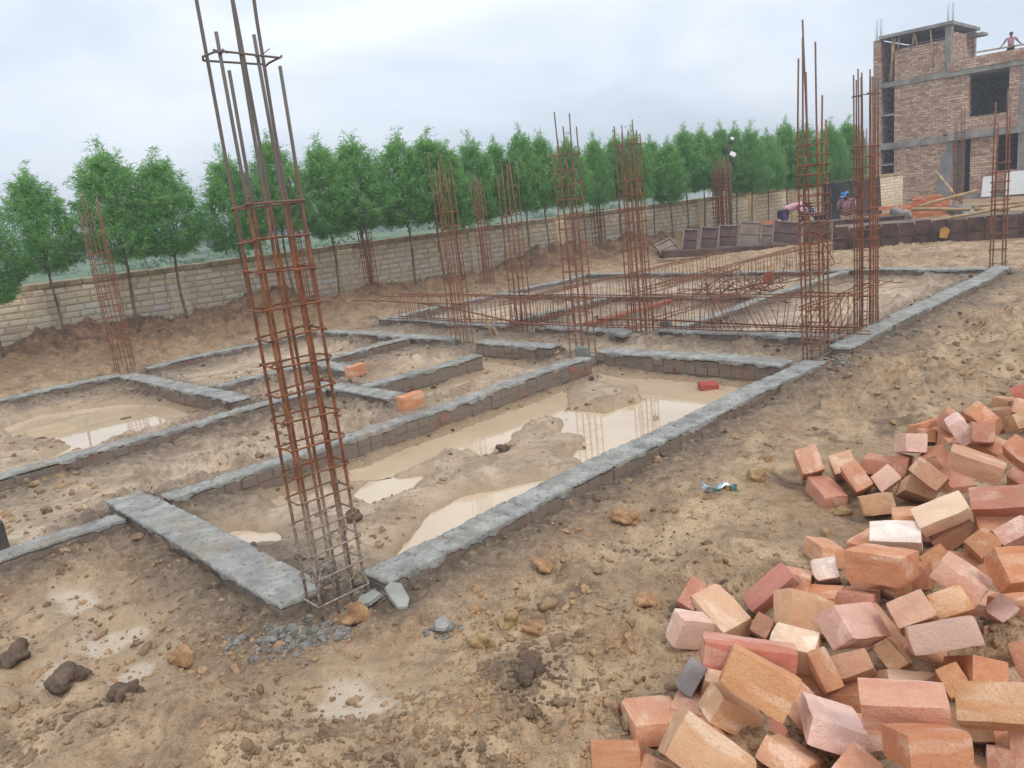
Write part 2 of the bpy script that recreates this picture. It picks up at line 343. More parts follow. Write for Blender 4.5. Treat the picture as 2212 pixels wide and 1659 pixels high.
FILL = [
((0.749, 1.727, 0.098), (0.54, 0.34, 0.59), 0.198, 'salmon', 'half hidden salmon brick just below the salmon brick corner'),
((2.91, 4.027, 0.031), (0.59, 0.06, 0.76), 0.217, 'orangebrown', 'half hidden orange brown brick just right of the salmon red brick'),
((0.633, 2.072, 0.071), (-0.29, -0.06, 1.83), 0.205, 'rose', 'half hidden rose brick just right of the pale yellow brick with worn round corners'),
((1.127, 1.84, 0.045), (0.36, -0.09, 2.71), 0.217, 'peach', 'half hidden peach brick just right of the large brown orange brick with fine layers'),
((1.75, 2.494, 0.116), (-0.08, 0.18, 0.48), 0.215, 'orange', 'half hidden orange brick just right of the whitish pink brick with a rounded end'),
((2.04, 3.035, 0.188), (-0.69, 0.09, 2.77), 0.225, 'salmon', 'half hidden salmon brick just above the mauve pink brick'),
((2.247, 3.104, 0.131), (-0.05, -0.67, 0.01), 0.209, 'peach', 'half hidden peach brick just right of the mauve pink brick'),
((3.341, 4.542, 0.239), (0.16, -0.22, 0.15), 0.206, 'salmon', 'half hidden salmon brick just right of the small red brick'),
((2.305, 3.852, 0.025), (-0.07, -0.15, 1.45), 0.232, 'rose', 'half hidden rose brick just right of the tan pink brick'),
((1.514, 1.943, 0.08), (0.0, -0.07, 2.46), 0.235, 'peach', 'half hidden peach brick just right of the flat pink brick face'),
((3.212, 4.422, 0.067), (0.52, 0.31, 2.85), 0.235, 'pink', 'half hidden pink brick just right of the tan brick with a light end'),
((2.654, 4.491, 0.156), (0.65, 0.09, 1.01), 0.199, 'rose', 'half hidden rose brick just left of the whitish peaked brick'),
((1.232, 1.968, 0.08), (-0.18, 0.71, 1.02), 0.215, 'tan', 'half hidden tan brick just left of the broad ochre orange brick'),
((1.249, 2.551, 0.034), (-0.03, -0.22, 1.71), 0.213, 'tanpink', 'half hidden tan pink brick just above the pale yellow brick end'),
((3.328, 4.521, 0.112), (-0.2, 0.36, 2.25), 0.198, 'tanpink', 'half hidden tan pink brick just right of the pink brick'),
((2.574, 3.95, 0.148), (-0.2, -0.07, 1.69), 0.227, 'orangebrown', 'half hidden orange brown brick just left of the salmon red brick'),
((2.596, 3.61, 0.057), (-0.09, 0.41, 0.97), 0.238, 'salmon', 'half hidden salmon brick just right of the dark red striped brick'),
((2.048, 2.598, 0.036), (0.43, -0.07, 0.18), 0.224, 'orangebrown', 'half hidden orange brown brick just right of the deep orange brick with a pale top'),
((0.917, 1.947, 0.085), (-0.43, 0.08, 2.53), 0.241, 'salmon', 'half hidden salmon brick just above the salmon brick corner'),
((3.209, 4.795, 0.046), (0.04, 0.24, 2.01), 0.239, 'tanpink', 'half hidden tan pink brick just left of the tan brick with a light end'),
((0.454, 1.976, 0.076), (-0.49, -0.07, 1.3), 0.217, 'peach', 'half hidden peach brick just right of the peach brick half hidden'),
((0.51, 1.682, 0.159), (0.33, 0.45, 2.21), 0.221, 'pink', 'half hidden pink brick just below the beige brick with a clean top'),
((1.325, 1.733, 0.053), (-0.26, -0.13, 1.97), 0.232, 'salmon', 'half hidden salmon brick just below the flat pink brick face'),
((2.633, 4.458, 0.038), (0.08, -0.17, 1.47), 0.232, 'salmon', 'half hidden salmon brick just below the whitish peaked brick'),
((1.537, 2.451, 0.029), (0.14, -0.24, 2.97), 0.211, 'pink', 'half hidden pink brick just above the orange brick with a rough pale end face'),
((1.836, 2.931, 0.039), (-0.02, -0.15, 2.88), 0.2, 'peach', 'half hidden peach brick just right of the long pink brick with dark lengthwise stripes'),
((2.883, 3.768, 0.038), (-0.4, 0.03, 0.6), 0.2, 'orangebrown', 'half hidden orange brown brick just right of the red and tan banded brick'),
((0.786, 2.148, 0.072), (-0.01, -0.18, 1.85), 0.24, 'salmon', 'half hidden salmon brick just left of the whitish topped brick with a broad tan flank'),
((1.096, 2.946, 0.063), (0.12, 0.36, 1.07), 0.223, 'salmon', 'half hidden salmon brick just right of the crimson and pink streaked brick'),
((0.61, 2.351, 0.095), (0.29, -0.19, 1.26), 0.227, 'peach', 'half hidden peach brick just right of the blue grey brick'),
((1.777, 2.295, 0.032), (0.12, -0.19, 0.68), 0.206, 'peach', 'half hidden peach brick just right of the upright salmon brick'),
((1.754, 2.607, 0.032), (-0.01, 0.02, 2.22), 0.219, 'pink', 'half hidden pink brick just above the whitish pink brick with a rounded end'),
((3.025, 4.117, 0.072), (0.07, 0.73, 2.24), 0.237, 'pink', 'half hidden pink brick just below the pink brick'),
((0.937, 2.258, 0.022), (0.04, 0.15, 2.63), 0.203, 'orangebrown', 'half hidden orange brown brick just above the whitish topped brick with a broad tan flank'),
((1.746, 3.271, 0.125), (-0.1, 0.23, 1.14), 0.227, 'peach', 'half hidden peach brick just above the white topped brick with a brown front'),
((3.375, 5.007, 0.037), (0.05, 0.2, 0.3), 0.2, 'orangebrown', 'half hidden orange brown brick just left of the pink brick'),
((2.244, 2.916, 0.107), (-0.97, -0.02, 0.28), 0.21, 'orangebrown', 'half hidden orange brown brick just below the dark red striped brick'),
((1.436, 2.912, 0.026), (-0.09, 0.23, 2.94), 0.222, 'orange', 'half hidden orange brick just below the orange brick with a mortar scab'),
((1.583, 3.244, 0.044), (-0.14, -0.18, 0.36), 0.23, 'orange', 'half hidden orange brick just left of the white topped brick with a brown front'),
((1.121, 2.824, 0.04), (0.04, 0.18, 2.44), 0.205, 'orange', 'half hidden orange brick just above the broad ochre brick with a lilac left side'),
((0.273, 1.569, 0.262), (0.24, -0.26, 3.07), 0.238, 'peach', 'half hidden peach brick just below the peach brick half hidden'),
((1.357, 2.421, 0.037), (0.28, 0.07, 0.92), 0.218, 'peach', 'half hidden peach brick just right of the pale yellow brick end'),
((1.465, 1.789, 0.043), (0.46, 0.1, 0.13), 0.218, 'tanpink', 'half hidden tan pink brick just right of the shaded rose brick'),
((0.889, 1.581, 0.131), (0.2, 0.03, 1.34), 0.219, 'tanpink', 'half hidden tan pink brick just below the large brown orange brick with fine layers'),
((0.536, 1.821, 0.065), (0.7, 0.29, 2.8), 0.222, 'orangebrown', 'half hidden orange brown brick just left of the beige brick with a clean top'),
((0.127, 1.652, 0.211), (0.27, 0.12, 0.19), 0.234, 'rose', 'half hidden rose brick just left of the peach brick half hidden'),
((1.858, 3.219, 0.024), (-0.29, 0.01, 2.34), 0.217, 'pink', 'half hidden pink brick just above the small ochre brick end'),
((2.943, 4.63, 0.078), (-0.48, -0.59, 2.09), 0.234, 'orangebrown', 'half hidden orange brown brick just left of the orange ridge brick'),
((0.493, 2.263, 0.03), (0.1, 0.12, 1.11), 0.222, 'pink', 'half hidden pink brick just below the blue grey brick'),
((1.365, 1.984, 0.034), (0.0, -0.26, 1.09), 0.206, 'orangebrown', 'half hidden orange brown brick just left of the flat pink brick face'),
((2.653, 4.719, 0.041), (-0.38, -0.02, 0.37), 0.24, 'orange', 'half hidden orange brick just above the small orange brick bit'),
]
BLOW = np.array([(b[0][0], b[0][1], b[0][2]) for b in BRICKS])
def ground(x, y, masks=False):
    x = np.asarray(x, float); y = np.asarray(y, float)
    a, b = ab(x, y); r = np.hypot(x, y)
    near = np.clip(1.6-r/14, 0, 1)
    # rectangular excavated plan
    e = .18
    ins1 = sstep(1.3-e, 1.5+e, a)*sstep(12.5, 12.2, a)*sstep(2.75, 3.05, b)*sstep(10.75, 10.4, b)
    ins2 = sstep(1.7, 1.3, a)*sstep(4.8, 5.05, b)*sstep(10.75, 10.4, b)
    room = np.maximum(ins1, ins2)
    n1 = fbm(x, y, .9, 3, 3); n2 = fbm(x, y, 3.1, 9, 3); n3 = fbm(x, y, 9, 21, 3); n4 = fbm(x, y, 30, 33, 2)
    ridge = 1-np.abs(fbm(x, y, 2.2, 51, 3))
    patch = sstep(-.25, .45, fbm(x, y, 1.3, 61, 2))
    lump = np.clip(vnoise(x*5.3+.4*n2, y*5.3, 65)-.22, 0, 1)*.060 + np.clip(vnoise(x*11+n2*.6, y*11, 62)-.12, 0, 1)*.050 + np.clip(vnoise(x*23+5, y*23+n3*.5, 63)-.08, 0, 1)*.028 + np.clip(vnoise(x*47, y*47+3, 64), 0, 1)*.015
    lump = lump*1.25 + (np.abs(vnoise(x*8.5+n2*.5, y*8.5, 66))*.022 + np.abs(vnoise(x*17, y*17+n2, 67))*.013)*patch
    rough = .024*n1 + .018*n2 + (.012*n3+.005*n4)*np.clip(near+.3, 0, 1) + .02*np.clip(ridge-.75, 0, 1)
    lump = lump*np.clip(near+.35, 0, 1)*(.35+.85*patch)
    kb = (x > .4) & (x < 3.4) & (y > 1.4) & (y < 5.0)
    if kb.any():
        xs, ys = x[kb], y[kb]; nb_ = np.full(xs.shape, 9.0)
        for bx, by, bz in BLOW: nb_ = np.minimum(nb_, np.hypot(xs-bx, ys-by))
        f_ = sstep(.1, .26, nb_); lump[kb] *= f_; rough[kb] = rough[kb]*f_-.012*(1-f_)
    z = rough + lump
    z = z + room*(-.045 + .006*n2)
    # corridor between the two halves
    cor = sstep(6.3, 6.45, a)*sstep(7.2, 7.05, a)*room
    z = z - .05*cor
    # clumpy heaps in the foreground and to the right
    def heap(px, py, rad, h, sd):
        cx, cy = gp(px, py, 0)
        d = np.hypot(x-cx, y-cy)/rad
        return h*np.exp(-d*d)*(1+.45*fbm(x, y, 5, sd, 2))
    z = z + heap(560, 1560, .26, .085, 1) + heap(680, 1640, .16, .06, 11) + heap(430, 1590, .12, .05, 12) + heap(200, 1590, .16, .045, 13) + heap(1000, 1560, .18, .04, 14) + heap(880, 1640, .3, .05, 2) + heap(300, 1640, .4, .05, 8) + heap(1300, 1330, .25, .035, 3) + heap(2150, 740, 1.2, .10, 4) + heap(1950, 860, .5, .05, 5) + heap(1230, 1640, .3, .035, 6) + heap(760, 1395, .12, .035, 7)
    # soil banked against the footings
    dw = np.full(x.shape, 9.0)
    for (a0, a1, b0, b1) in WALLS.values():
        dx = np.maximum(np.maximum(a0-a, a-a1), 0); dy = np.maximum(np.maximum(b0-b, b-b1), 0)
        dw = np.minimum(dw, np.hypot(dx, dy))
    wob = .05*n2+.03*n3
    bank = np.exp(-np.clip(dw+wob, 0, 9)**2/.30**2)
    zt = .06+.012*n2+.010*n3+lump*.6
    z = z + (zt-z)*bank*.92
    # heaps thrown against the boundary wall
    s, t = wall_st(x, y)
    ms = .66+.6*fbm(s, s*0, .5, 71, 2)+.3*fbm(s, t, 1.1, 73, 2)
    ms = np.where(s < 9, .17+.40*np.clip(ms, .1, 1.4), np.clip(ms, .15, 1.2)*.85)*(1-.42*sstep(8, 12, s))
    prof = np.exp(-(np.maximum(t-.75, (.75-t)*1.3)/1.15)**2)*(t > -.5)
    fade = sstep(21, 15.5, s)
    mound = .92*ms*prof*fade*(1+.22*fbm(x, y, 2.4, 77, 3)) + (.05*fbm(x, y, 4.5, 79, 3)+.05*np.clip(fbm(x, y, 9, 80, 2), 0, 1))*sstep(.03, .25, prof)*fade
    mound = mound + (.09+.07*sstep(10, 7, s))*np.exp(-((t-2.6)/1.2)**2)*sstep(16, 12, s)*(1+.35*fbm(x, y, 3.2, 83, 3))
    mound = mound*sstep(.06, .4, dw)*sstep(10.6, 10.9, b)
    z = z + mound
    # soil under the brick heap
    dens = np.zeros(x.shape)
    k = (x > .3) & (x < 3.6) & (y > 1.2) & (y < 5.2)
    if k.any():
        xs, ys = x[k], y[k]; hb = np.zeros(xs.shape)
        for bx, by, bz in BLOW:
            hb = np.maximum(hb, max(bz-.16, 0)*np.exp(-((xs-bx)**2+(ys-by)**2)/.2**2))
        dens[k] = hb
    z = np.maximum(z, dens*.8+z*.2*(dens > 0))
    # footing pit where the man in the cap works
    pit = sstep(18.6, 19.0, a)*sstep(22.5, 22, a)*sstep(5.2, 5.6, b)*sstep(9.0, 8.6, b)
    z = z - .45*pit
    water = np.full(x.shape, 9.0); lvl = np.zeros(x.shape)
    for P, lv in PUDXY:
        x0, y0 = P.min(0)-.5; x1, y1 = P.max(0)+.5
        k = (x > x0) & (x < x1) & (y > y0) & (y < y1)
        if not k.any(): continue
        sd = poly_sd(P, x[k], y[k])
        if len(P) > 20:
            for I in ISLES: sd = np.maximum(sd, -poly_sd(I, x[k], y[k])+.02)
        sd = sd + (.016*n2[k]+.012*n3[k]-.03 if lv < -.02 else .05*n2[k]+.03*n3[k]-.03)
        bt = sd < water[k]; wk = water[k]; lk_ = lvl[k]; wk[bt] = sd[bt]; lk_[bt] = lv; water[k] = wk; lvl[k] = lk_
    k = water < .5
    if k.any():
        water[k] = np.maximum(water[k], np.minimum(.08-dw[k]+.03*n3[k], .09)); sd, lv, zz = water[k], lvl[k], z[k]
        soft = sstep(.5, .25, sd)
        dry = np.maximum(np.minimum(zz, lv+.010+.30*np.clip(sd, 0, 1)+.5*lump[k]), lv+.005+.03*np.clip(sd, 0, .3)); dry = zz*(1-soft)+dry*soft
        wet = lv-np.where(lv > -.02, .001, .010)-np.where(lv > -.02, .004, .03)*sstep(0, -.12, sd) + .004*n3[k] + .55*np.clip(lump[k]-.035, 0, 1)
        w = sstep(.02, -.02, sd)
        z[k] = dry*(1-w)+wet*w
    # beyond the boundary wall: fields
    fld = sstep(.2, -.6, t)
    z = z*(1-fld) + fld*(-.25+.12*fbm(x, y, .05, 5, 2))
    far = sstep(60, 200, r); z = z*(1-far) - .3*far
    if masks: return z, bank, fld, water, room, mound, dens
    return z
def gz(x, y): return float(ground(np.array([x]), np.array([y]))[0])
# ================================================================ ground sheet
def build_ground():
    th = np.concatenate([np.radians(np.arange(-41, 41.001, .115)), np.radians(np.arange(43, 319, 3.0))])
    rr = [0.25, .6, .9, 1.2]
    while rr[-1] < 26: rr.append(rr[-1]*1.0062)
    while rr[-1] < 90: rr.append(rr[-1]*1.03)
    while rr[-1] < 4500: rr.append(rr[-1]*1.17)
    rr = np.array(rr); nt, nr = len(th), len(rr)
    X = rr[:, None]*np.sin(th)[None]; Y = rr[:, None]*np.cos(th)[None]
    x, y = X.ravel(), Y.ravel()
    z, bank, fld, water, room, mound, dens = ground(x, y, True)
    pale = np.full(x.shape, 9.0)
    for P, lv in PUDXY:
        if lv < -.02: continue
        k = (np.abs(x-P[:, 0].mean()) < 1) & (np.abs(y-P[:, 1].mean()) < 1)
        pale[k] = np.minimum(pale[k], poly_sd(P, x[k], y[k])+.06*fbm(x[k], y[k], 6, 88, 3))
    v = np.stack([x, y, z], 1)
    v = np.vstack([v, [[0, 0, 0.0]]])
    i = np.arange(nr-1)[:, None]*nt; j = np.arange(nt)[None]; j2 = (j+1) % nt
    q = np.stack([i+j, i+j2, i+nt+j2, i+nt+j], -1).reshape(-1, 4)
    q = q[:, ::-1]
    me = mesh_np('ground', v, q)
    for nm, arr in (('mud', np.maximum(bank, 0)), ('field', fld), ('wet', sstep(.22, .0, water)), ('shine', sstep(.05, -.05, pale)), ('room', room), ('mound', np.clip(mound/.3, 0, 1))):
        at = me.attributes.new(nm, 'FLOAT', 'POINT'); at.data.foreach_set('value', np.append(arr, 0).astype(np.float32))
    m = N('soil'); p = m.pos()
    big = m.noise(p, .9, 4, .6); mid = m.noise(p, 3.3, 5, .62, .4); fine = m.noise(p, 17, 5, .65); grit = m.noise(p, 95, 3, .7)
    out_ = m.mix(m.ramp(mid, [(.36, 0), (.62, 1)]), lin(158, 131, 102), lin(206, 177, 142))
    out_ = m.mix(m.ramp(big, [(.5, 0), (.66, 1)]), out_, lin(164, 138, 110))
    out_ = m.mix(m.ramp(m.noise(p, 2.1, 4, .6, .8), [(.57, 0), (.68, .5)]), out_, lin(172, 124, 82))
    out_ = m.mix(m.ramp(m.noise(p, 2.6, 5, .65, .5), [(.57, 0), (.64, .7)]), out_, lin(104, 88, 72))
    inn = m.mix(m.ramp(mid, [(.36, 0), (.6, 1)]), lin(166, 145, 122), lin(216, 193, 166))
    inn = m.mix(m.ramp(big, [(.48, 0), (.68, .6)]), inn, lin(150, 117, 85))
    c = m.mix(m.attr('room').outputs['Fac'], out_, inn)
    mudc = m.mix(m.ramp(fine, [(.35, 0), (.65, 1)]), lin(92, 80, 69), lin(134, 118, 100))
    mf = m.math('MULTIPLY', m.attr('mud').outputs['Fac'], m.ramp(mid, [(.3, .7), (.55, 1)]))
    c = m.mix(m.math('MULTIPLY', mf, .97), c, mudc)
    moc = m.mix(m.ramp(m.noise(p, 4.5, 5, .65), [(.38, 0), (.62, 1)]), lin(92, 68, 49), lin(148, 114, 84))
    c = m.mix(m.attr('mound').outputs['Fac'], c, moc)
    c = m.mix(m.ramp(fine, [(.36, .45), (.5, 0)]), c, lin(114, 93, 72))
    c = m.mix(m.ramp(fine, [(.56, 0), (.7, .35)]), c, lin(208, 180, 146))
    c = m.mix(m.ramp(grit, [(.32, .5), (.48, 0)]), c, lin(90, 74, 60))
    c = m.mix(m.ramp(grit, [(.62, 0), (.76, .6)]), c, lin(214, 190, 160))
    wetc = m.mix(.75, c, lin(186, 160, 128))
    c = m.mix(m.math('MULTIPLY', m.attr('wet').outputs['Fac'], .9), c, wetc)
    c = m.mix(m.math('MULTIPLY', m.attr('shine').outputs['Fac'], m.ramp(fine, [(.3, .5), (.5, .9)])), c, lin(212, 194, 172))  # pale tint puts the sheen of the wet patches into the soil colour
    gr = m.mix(m.ramp(m.noise(p, .06, 4, .6), [(.35, 0), (.65, 1)]), lin(70, 99, 56), lin(112, 136, 82))
    gr = m.mix(m.ramp(m.noise(p, 1.3, 4, .7), [(.4, 0), (.7, .6)]), gr, lin(50, 78, 44))
    c = m.mix(m.attr('field').outputs['Fac'], c, gr)
    rough = m.math('SUBTRACT', m.ramp(mid, [(.35, .62), (.65, .9)]), m.math('MULTIPLY', m.attr('wet').outputs['Fac'], .42))
    rough = m.math('SUBTRACT', rough, m.math('MULTIPLY', m.attr('shine').outputs['Fac'], .32))
    h = m.math('ADD', m.math('MULTIPLY', fine, 1.0), m.math('MULTIPLY', grit, .5))
    nb = m.bump(h, .85, .03)
    nb = m.bump(m.vor(p, 26), .35, .012, nb)
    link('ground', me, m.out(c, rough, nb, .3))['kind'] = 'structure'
build_ground()
# ================================================================ puddles
m = N('muddy_water'); p = m.pos()
wc = m.mix(m.ramp(m.noise(p, 1.6, 3), [(.35, 0), (.65, 1)]), lin(198, 173, 142), lin(210, 187, 156))
m.b.inputs['IOR'].default_value = 1.75
MAT_WATER = m.out(wc, .025, m.bump(m.noise(p, 5, 2), .02, .004), .5)
for P, lv in PUDXY:
    if lv > -.02: continue                # only glossy wet patches with a painted pale sheen there, no standing water
    st = .035
    gx = np.arange(P[:, 0].min()-.3, P[:, 0].max()+.3, st); gy = np.arange(P[:, 1].min()-.3, P[:, 1].max()+.3, st)
    GX, GY = np.meshgrid(gx, gy, indexing='ij'); sd = poly_sd(P, GX+st/2, GY+st/2)
    keep = sd < .11
    for P2, lv2 in PUDXY:
        if P2 is not P and np.hypot(*(P2.mean(0)-P.mean(0))) < 4: keep &= sd < poly_sd(P2, GX+st/2, GY+st/2)
    idx = -np.ones((len(gx)+1, len(gy)+1), int); vs = []; fs = []
    for i, j in zip(*np.nonzero(keep)):
        f = []
        for di, dj in ((0, 0), (1, 0), (1, 1), (0, 1)):
            if idx[i+di, j+dj] < 0:
                idx[i+di, j+dj] = len(vs); vs.append((gx[0]+(i+di)*st, gy[0]+(j+dj)*st, lv))
            f.append(idx[i+di, j+dj])
        fs.append(f)
    me = bpy.data.meshes.new('puddle'); me.from_pydata(vs, [], fs); me.update()
    link('puddle', me, MAT_WATER)['kind'] = 'structure'
# ================================================================ clods and rubble
ICO2 = icosphere(2); ICO3 = icosphere(3)
def scatter(name, pts, sizes, mat, seed, flat=.65, rough=.5, ang=False, sink=.25):
    bv, bf = ICO2; nv = len(bv); V = []; Fc = []
    pts = np.array(pts); zs = ground(pts[:, 0], pts[:, 1])
    for i, ((x, y), s) in enumerate(zip(pts, sizes)):
        r = np.random.default_rng(seed*100003+i)
        q = lump_verts(bv, (s*r.uniform(.7, 1.35), s*r.uniform(.7, 1.2), s*r.uniform(flat*.7, flat*1.3)), seed*7919+i, rough, ang)
        V.append(q+np.array([x, y, zs[i]+s*flat*(1-2*sink)*.5])); Fc.append(bf+i*nv)
    me = mesh_np(name, np.vstack(V), np.vstack(Fc), not ang)
    return tag(link(name, me, mat), kind='stuff')
def soil_like(name, stops, sc=2.2):
    m = N(name); p = m.pos()
    c = m.ramp(m.noise(p, sc, 4, .6, .6), stops)
    c = m.mix(m.ramp(m.noise(p, 60, 3, .7), [(.35, .35), (.55, 0)]), c, lin(96, 78, 62))
    return m.out(c, .85, m.bump(m.noise(p, 45, 4, .65), .8, .012), .25)
MAT_CLOD = soil_like('clod_soil', [(.34, lin(112, 94, 76)), (.46, lin(146, 121, 95)), (.56, lin(178, 147, 112)), (.68, lin(180, 138, 100))])
MAT_GREY = soil_like('cement_rubble', [(.35, lin(100, 98, 92)), (.6, lin(150, 146, 138))], 20)
pts = []; sz = []
while len(pts) < 5200:
    th = rng.uniform(-.72, .72); r = 1.9*math.exp(rng.uniform(0, 1.85)); x, y = r*math.sin(th), r*math.cos(th)
    a, b = ab(x, y)
    if any(a0-.02 < a < a1+.02 and b0-.02 < b < b1+.02 for a0, a1, b0, b1 in WALLS.values()): continue
    if wall_st(x, y)[1] < .3: continue
    dn = vnoise(np.array([x*1.4]), np.array([y*1.4]), 5)[0]
    if rng.uniform(-.35, .8) > dn: continue
    inside = 1.5 < a < 12.3 and 3 < b < 10.5
    if inside and rng.uniform() < .45: continue
    s = .0050*math.exp(abs(rng.normal())*.68)
    if r > 6: s *= 1.5
    pts.append((x, y)); sz.append(min(s, .032))
scatter('soil_clods', pts, sz, MAT_CLOD, 3, .7, .5, False, .5)
pts = []; sz = []
while len(pts) < 3400:
    th = rng.uniform(-.7, .7); r = 1.9*math.exp(rng.uniform(0, 1.05)); x, y = r*math.sin(th), r*math.cos(th)
    a, b = ab(x, y)
    if (a > 1.5 and b > 2.95) or any(a0-.02 < a < a1+.02 and b0-.02 < b < b1+.02 for a0, a1, b0, b1 in WALLS.values()): continue
    dn = fbm(np.array([x]), np.array([y]), 1.7, 91, 2)[0]
    if rng.uniform(-.2, .8) > dn: continue
    pts.append((x, y)); sz.append(min(.0032*math.exp(abs(rng.normal())*.75), .022))
scatter('soil_crumbs', pts, sz, MAT_CLOD, 13, .75, .5, False, .5)
# broken crumbs along the grey-topped footings
pts = []; sz = []
for (a0, a1, b0, b1) in WALLS.values():
    for k in range(int(((a1-a0)+(b1-b0))*26)):
        side = rng.integers(4); d = abs(rng.normal())*.09+.015
        a = rng.uniform(a0, a1); b = rng.uniform(b0, b1)
        if side == 0: a = a0-d
        elif side == 1: a = a1+d
        elif side == 2: b = b0-d
        else: b = b1+d
        if min(a1-a0, b1-b0) < .3 and side in ((0, 1) if a1-a0 > b1-b0 else (2, 3)): continue
        if any(q0 < a < q1 and r0 < b < r1 for q0, q1, r0, r1 in WALLS.values()): continue
        pts.append(xy(a, b)); sz.append(.006*math.exp(abs(rng.normal())*.7))
scatter('mud_crumbs', pts, np.minimum(sz, .03), soil_like('crumb_soil', [(.35, lin(84, 72, 62)), (.55, lin(112, 98, 84)), (.68, lin(150, 118, 88))], 5), 9)
pts = []; sz = []
for px, py, rad, n in ((630, 1400, .13, 150), (810, 1300, .11, 110), (735, 1390, .06, 35), (520, 1405, .05, 30), (960, 1375, .06, 25), (1790, 800, .22, 120), (1925, 735, .18, 50), (1010, 770, .1, 40), (1260, 790, .15, 50), (1400, 735, .25, 60), (700, 1275, .1, 50), (1055, 645, .3, 60)):
    cx, cy = gp(px, py, 0)
    for k in range(n):
        pts.append((cx+rng.normal()*rad*.6, cy+rng.normal()*rad*.6)); sz.append(min(.007*math.exp(abs(rng.normal())*.65), .03))
scatter('cement_rubble', pts, sz, MAT_GREY, 5, .7, .4, True)
CL = [(150,1492,.062,'dark','dark lumpy clod beside the pale wet patch at the lower left'), (283,1540,.055,'dark','rounded dark brown clod in the lower left foreground'), (42,1440,.06,'dark','long dark clod at the left edge of the mud'),
 (1352,1140,.055,'orange','cracked orange clod on the bank right of the long footing'), (1636,1044,.048,'tan','round tan clod beside the silver wrapper'), (1040,1395,.042,'tan','pale crusty clod right of the slate shard'),
 (1105,1345,.045,'tan','sandy clod behind the pale crusty one'), (1400,1310,.045,'orange','orange clod above the grey pebbles near the heap'), (1180,1245,.05,'orange','broad orange clod right of the tall cage'),
 (775,1365,.055,'orange','orange earth lump against the tall cage base'), (1150,1365,.035,'orange','small orange clod between two tan ones'), (1820,1110,.035,'tan','tan clod at the edge of the dry mud by the pink brick'),
 (765,1120,.055,'dark','clod standing in the flooded room behind the tall cage'), (270,890,.05,'dark','clod in the left beige puddle'), (1085,972,.05,'dark','clod on the mud islet in the big flooded room'),
 (1660,1003,.04,'tan','low tan clod near the upper tip of the heap'), (1140,1460,.05,'dark','dark crumbly clod in the middle foreground'), (400,1440,.045,'orange','flat orange stone in the left foreground mud')]
MC = {'dark': soil_like('dark_clod', [(.35, lin(84, 70, 58)), (.6, lin(120, 101, 84))], 14), 'orange': soil_like('orange_clod', [(.35, lin(150, 112, 78)), (.62, lin(190, 150, 110))], 12), 'tan': soil_like('tan_clod', [(.35, lin(150, 120, 84)), (.62, lin(190, 160, 116))], 12)}
for i, (px, py, s, c, lab) in enumerate(CL):
    x, y = gp(px, py, .0); bv, bf = icosphere(4)
    v = lump_verts(bv, (s*1.15, s, s*.72), 400+i, .32)
    v = v*(1+.06*np.array([vnoise(np.array([q[0]*60]), np.array([q[1]*60+q[2]*45]), i)[0] for q in v])[:, None])
    me = mesh_np('soil_clod', v, bf); o = link('soil_clod', me, MC[c], loc=(x, y, gz(x, y)+s*.3))
    tag(o, lab, 'clod', 'large clods of earth')
# ================================================================ footing walls
m = N('cement_screed'); p = m.pos()
c = m.mix(m.ramp(m.noise(p, 7, 5, .6), [(.35, 0), (.65, 1)]), lin(130, 128, 122), lin(174, 172, 164))
c = m.mix(m.ramp(m.noise(p, 2.2, 4), [(.5, 0), (.7, .45)]), c, lin(120, 118, 114))
c = m.mix(m.ramp(m.noise(p, 34, 4, .7), [(.34, .75), (.45, 0)]), c, lin(84, 80, 74))
c = m.mix(m.ramp(m.noise(p, 3.4, 5, .65, .5), [(.56, 0), (.7, .6)]), c, lin(150, 130, 106))
wp = m.n.new('ShaderNodeVectorMath'); wp.operation = 'ADD'; m.l.new(p, wp.inputs[0]); nq = m.n.new('ShaderNodeTexNoise'); nq.inputs['Scale'].default_value = 9; sq = m.n.new('ShaderNodeVectorMath'); sq.operation = 'SCALE'; sq.inputs['Scale'].default_value = .12; m.l.new(p, nq.inputs['Vector']); m.l.new(nq.outputs['Color'], sq.inputs[0]); m.l.new(sq.outputs[0], wp.inputs[1])
c = m.mix(m.ramp(m.vor(wp.outputs[0], 3.2, 'DISTANCE_TO_EDGE'), [(.006, .16), (.014, 0)]), c, lin(78, 76, 72))
MAT_CAP = m.out(c, m.ramp(m.noise(p, 9, 3), [(.35, .55), (.7, .85)]), m.bump(m.noise(p, 70, 4, .65), .7, .008, m.bump(m.noise(p, 18, 4, .6), .6, .014)), .3)
def brick_mat(name, cols, smear, amount):
    m = N(name); p = m.pos(); o = m.n.new('ShaderNodeAttribute'); o.attribute_name = 'shade'
    c = m.ramp(o.outputs['Fac'], cols)
    c = m.mix(m.ramp(m.noise(p, 40, 4, .65), [(.4, .35), (.6, 0)]), c, lin(60, 40, 34))
    c = m.mix(m.math('MULTIPLY', m.ramp(m.noise(p, 5.5, 5, .65, .4), [(.52, 1), (.7, 0)]), amount), c, smear)
    return m.out(c, .8, m.bump(m.noise(p, 60, 4, .65), .6, .008), .25)
MAT_BRK = brick_mat('footing_brick', [(0, lin(116, 88, 74)), (.4, lin(134, 98, 80)), (.8, lin(150, 100, 78)), (1, lin(176, 98, 70))], lin(128, 118, 106), .9)
MAT_RED = brick_mat('bare_red_brick', [(0, lin(150, 84, 58)), (.6, lin(178, 104, 74)), (1, lin(190, 122, 90))], lin(150, 120, 98), .35)
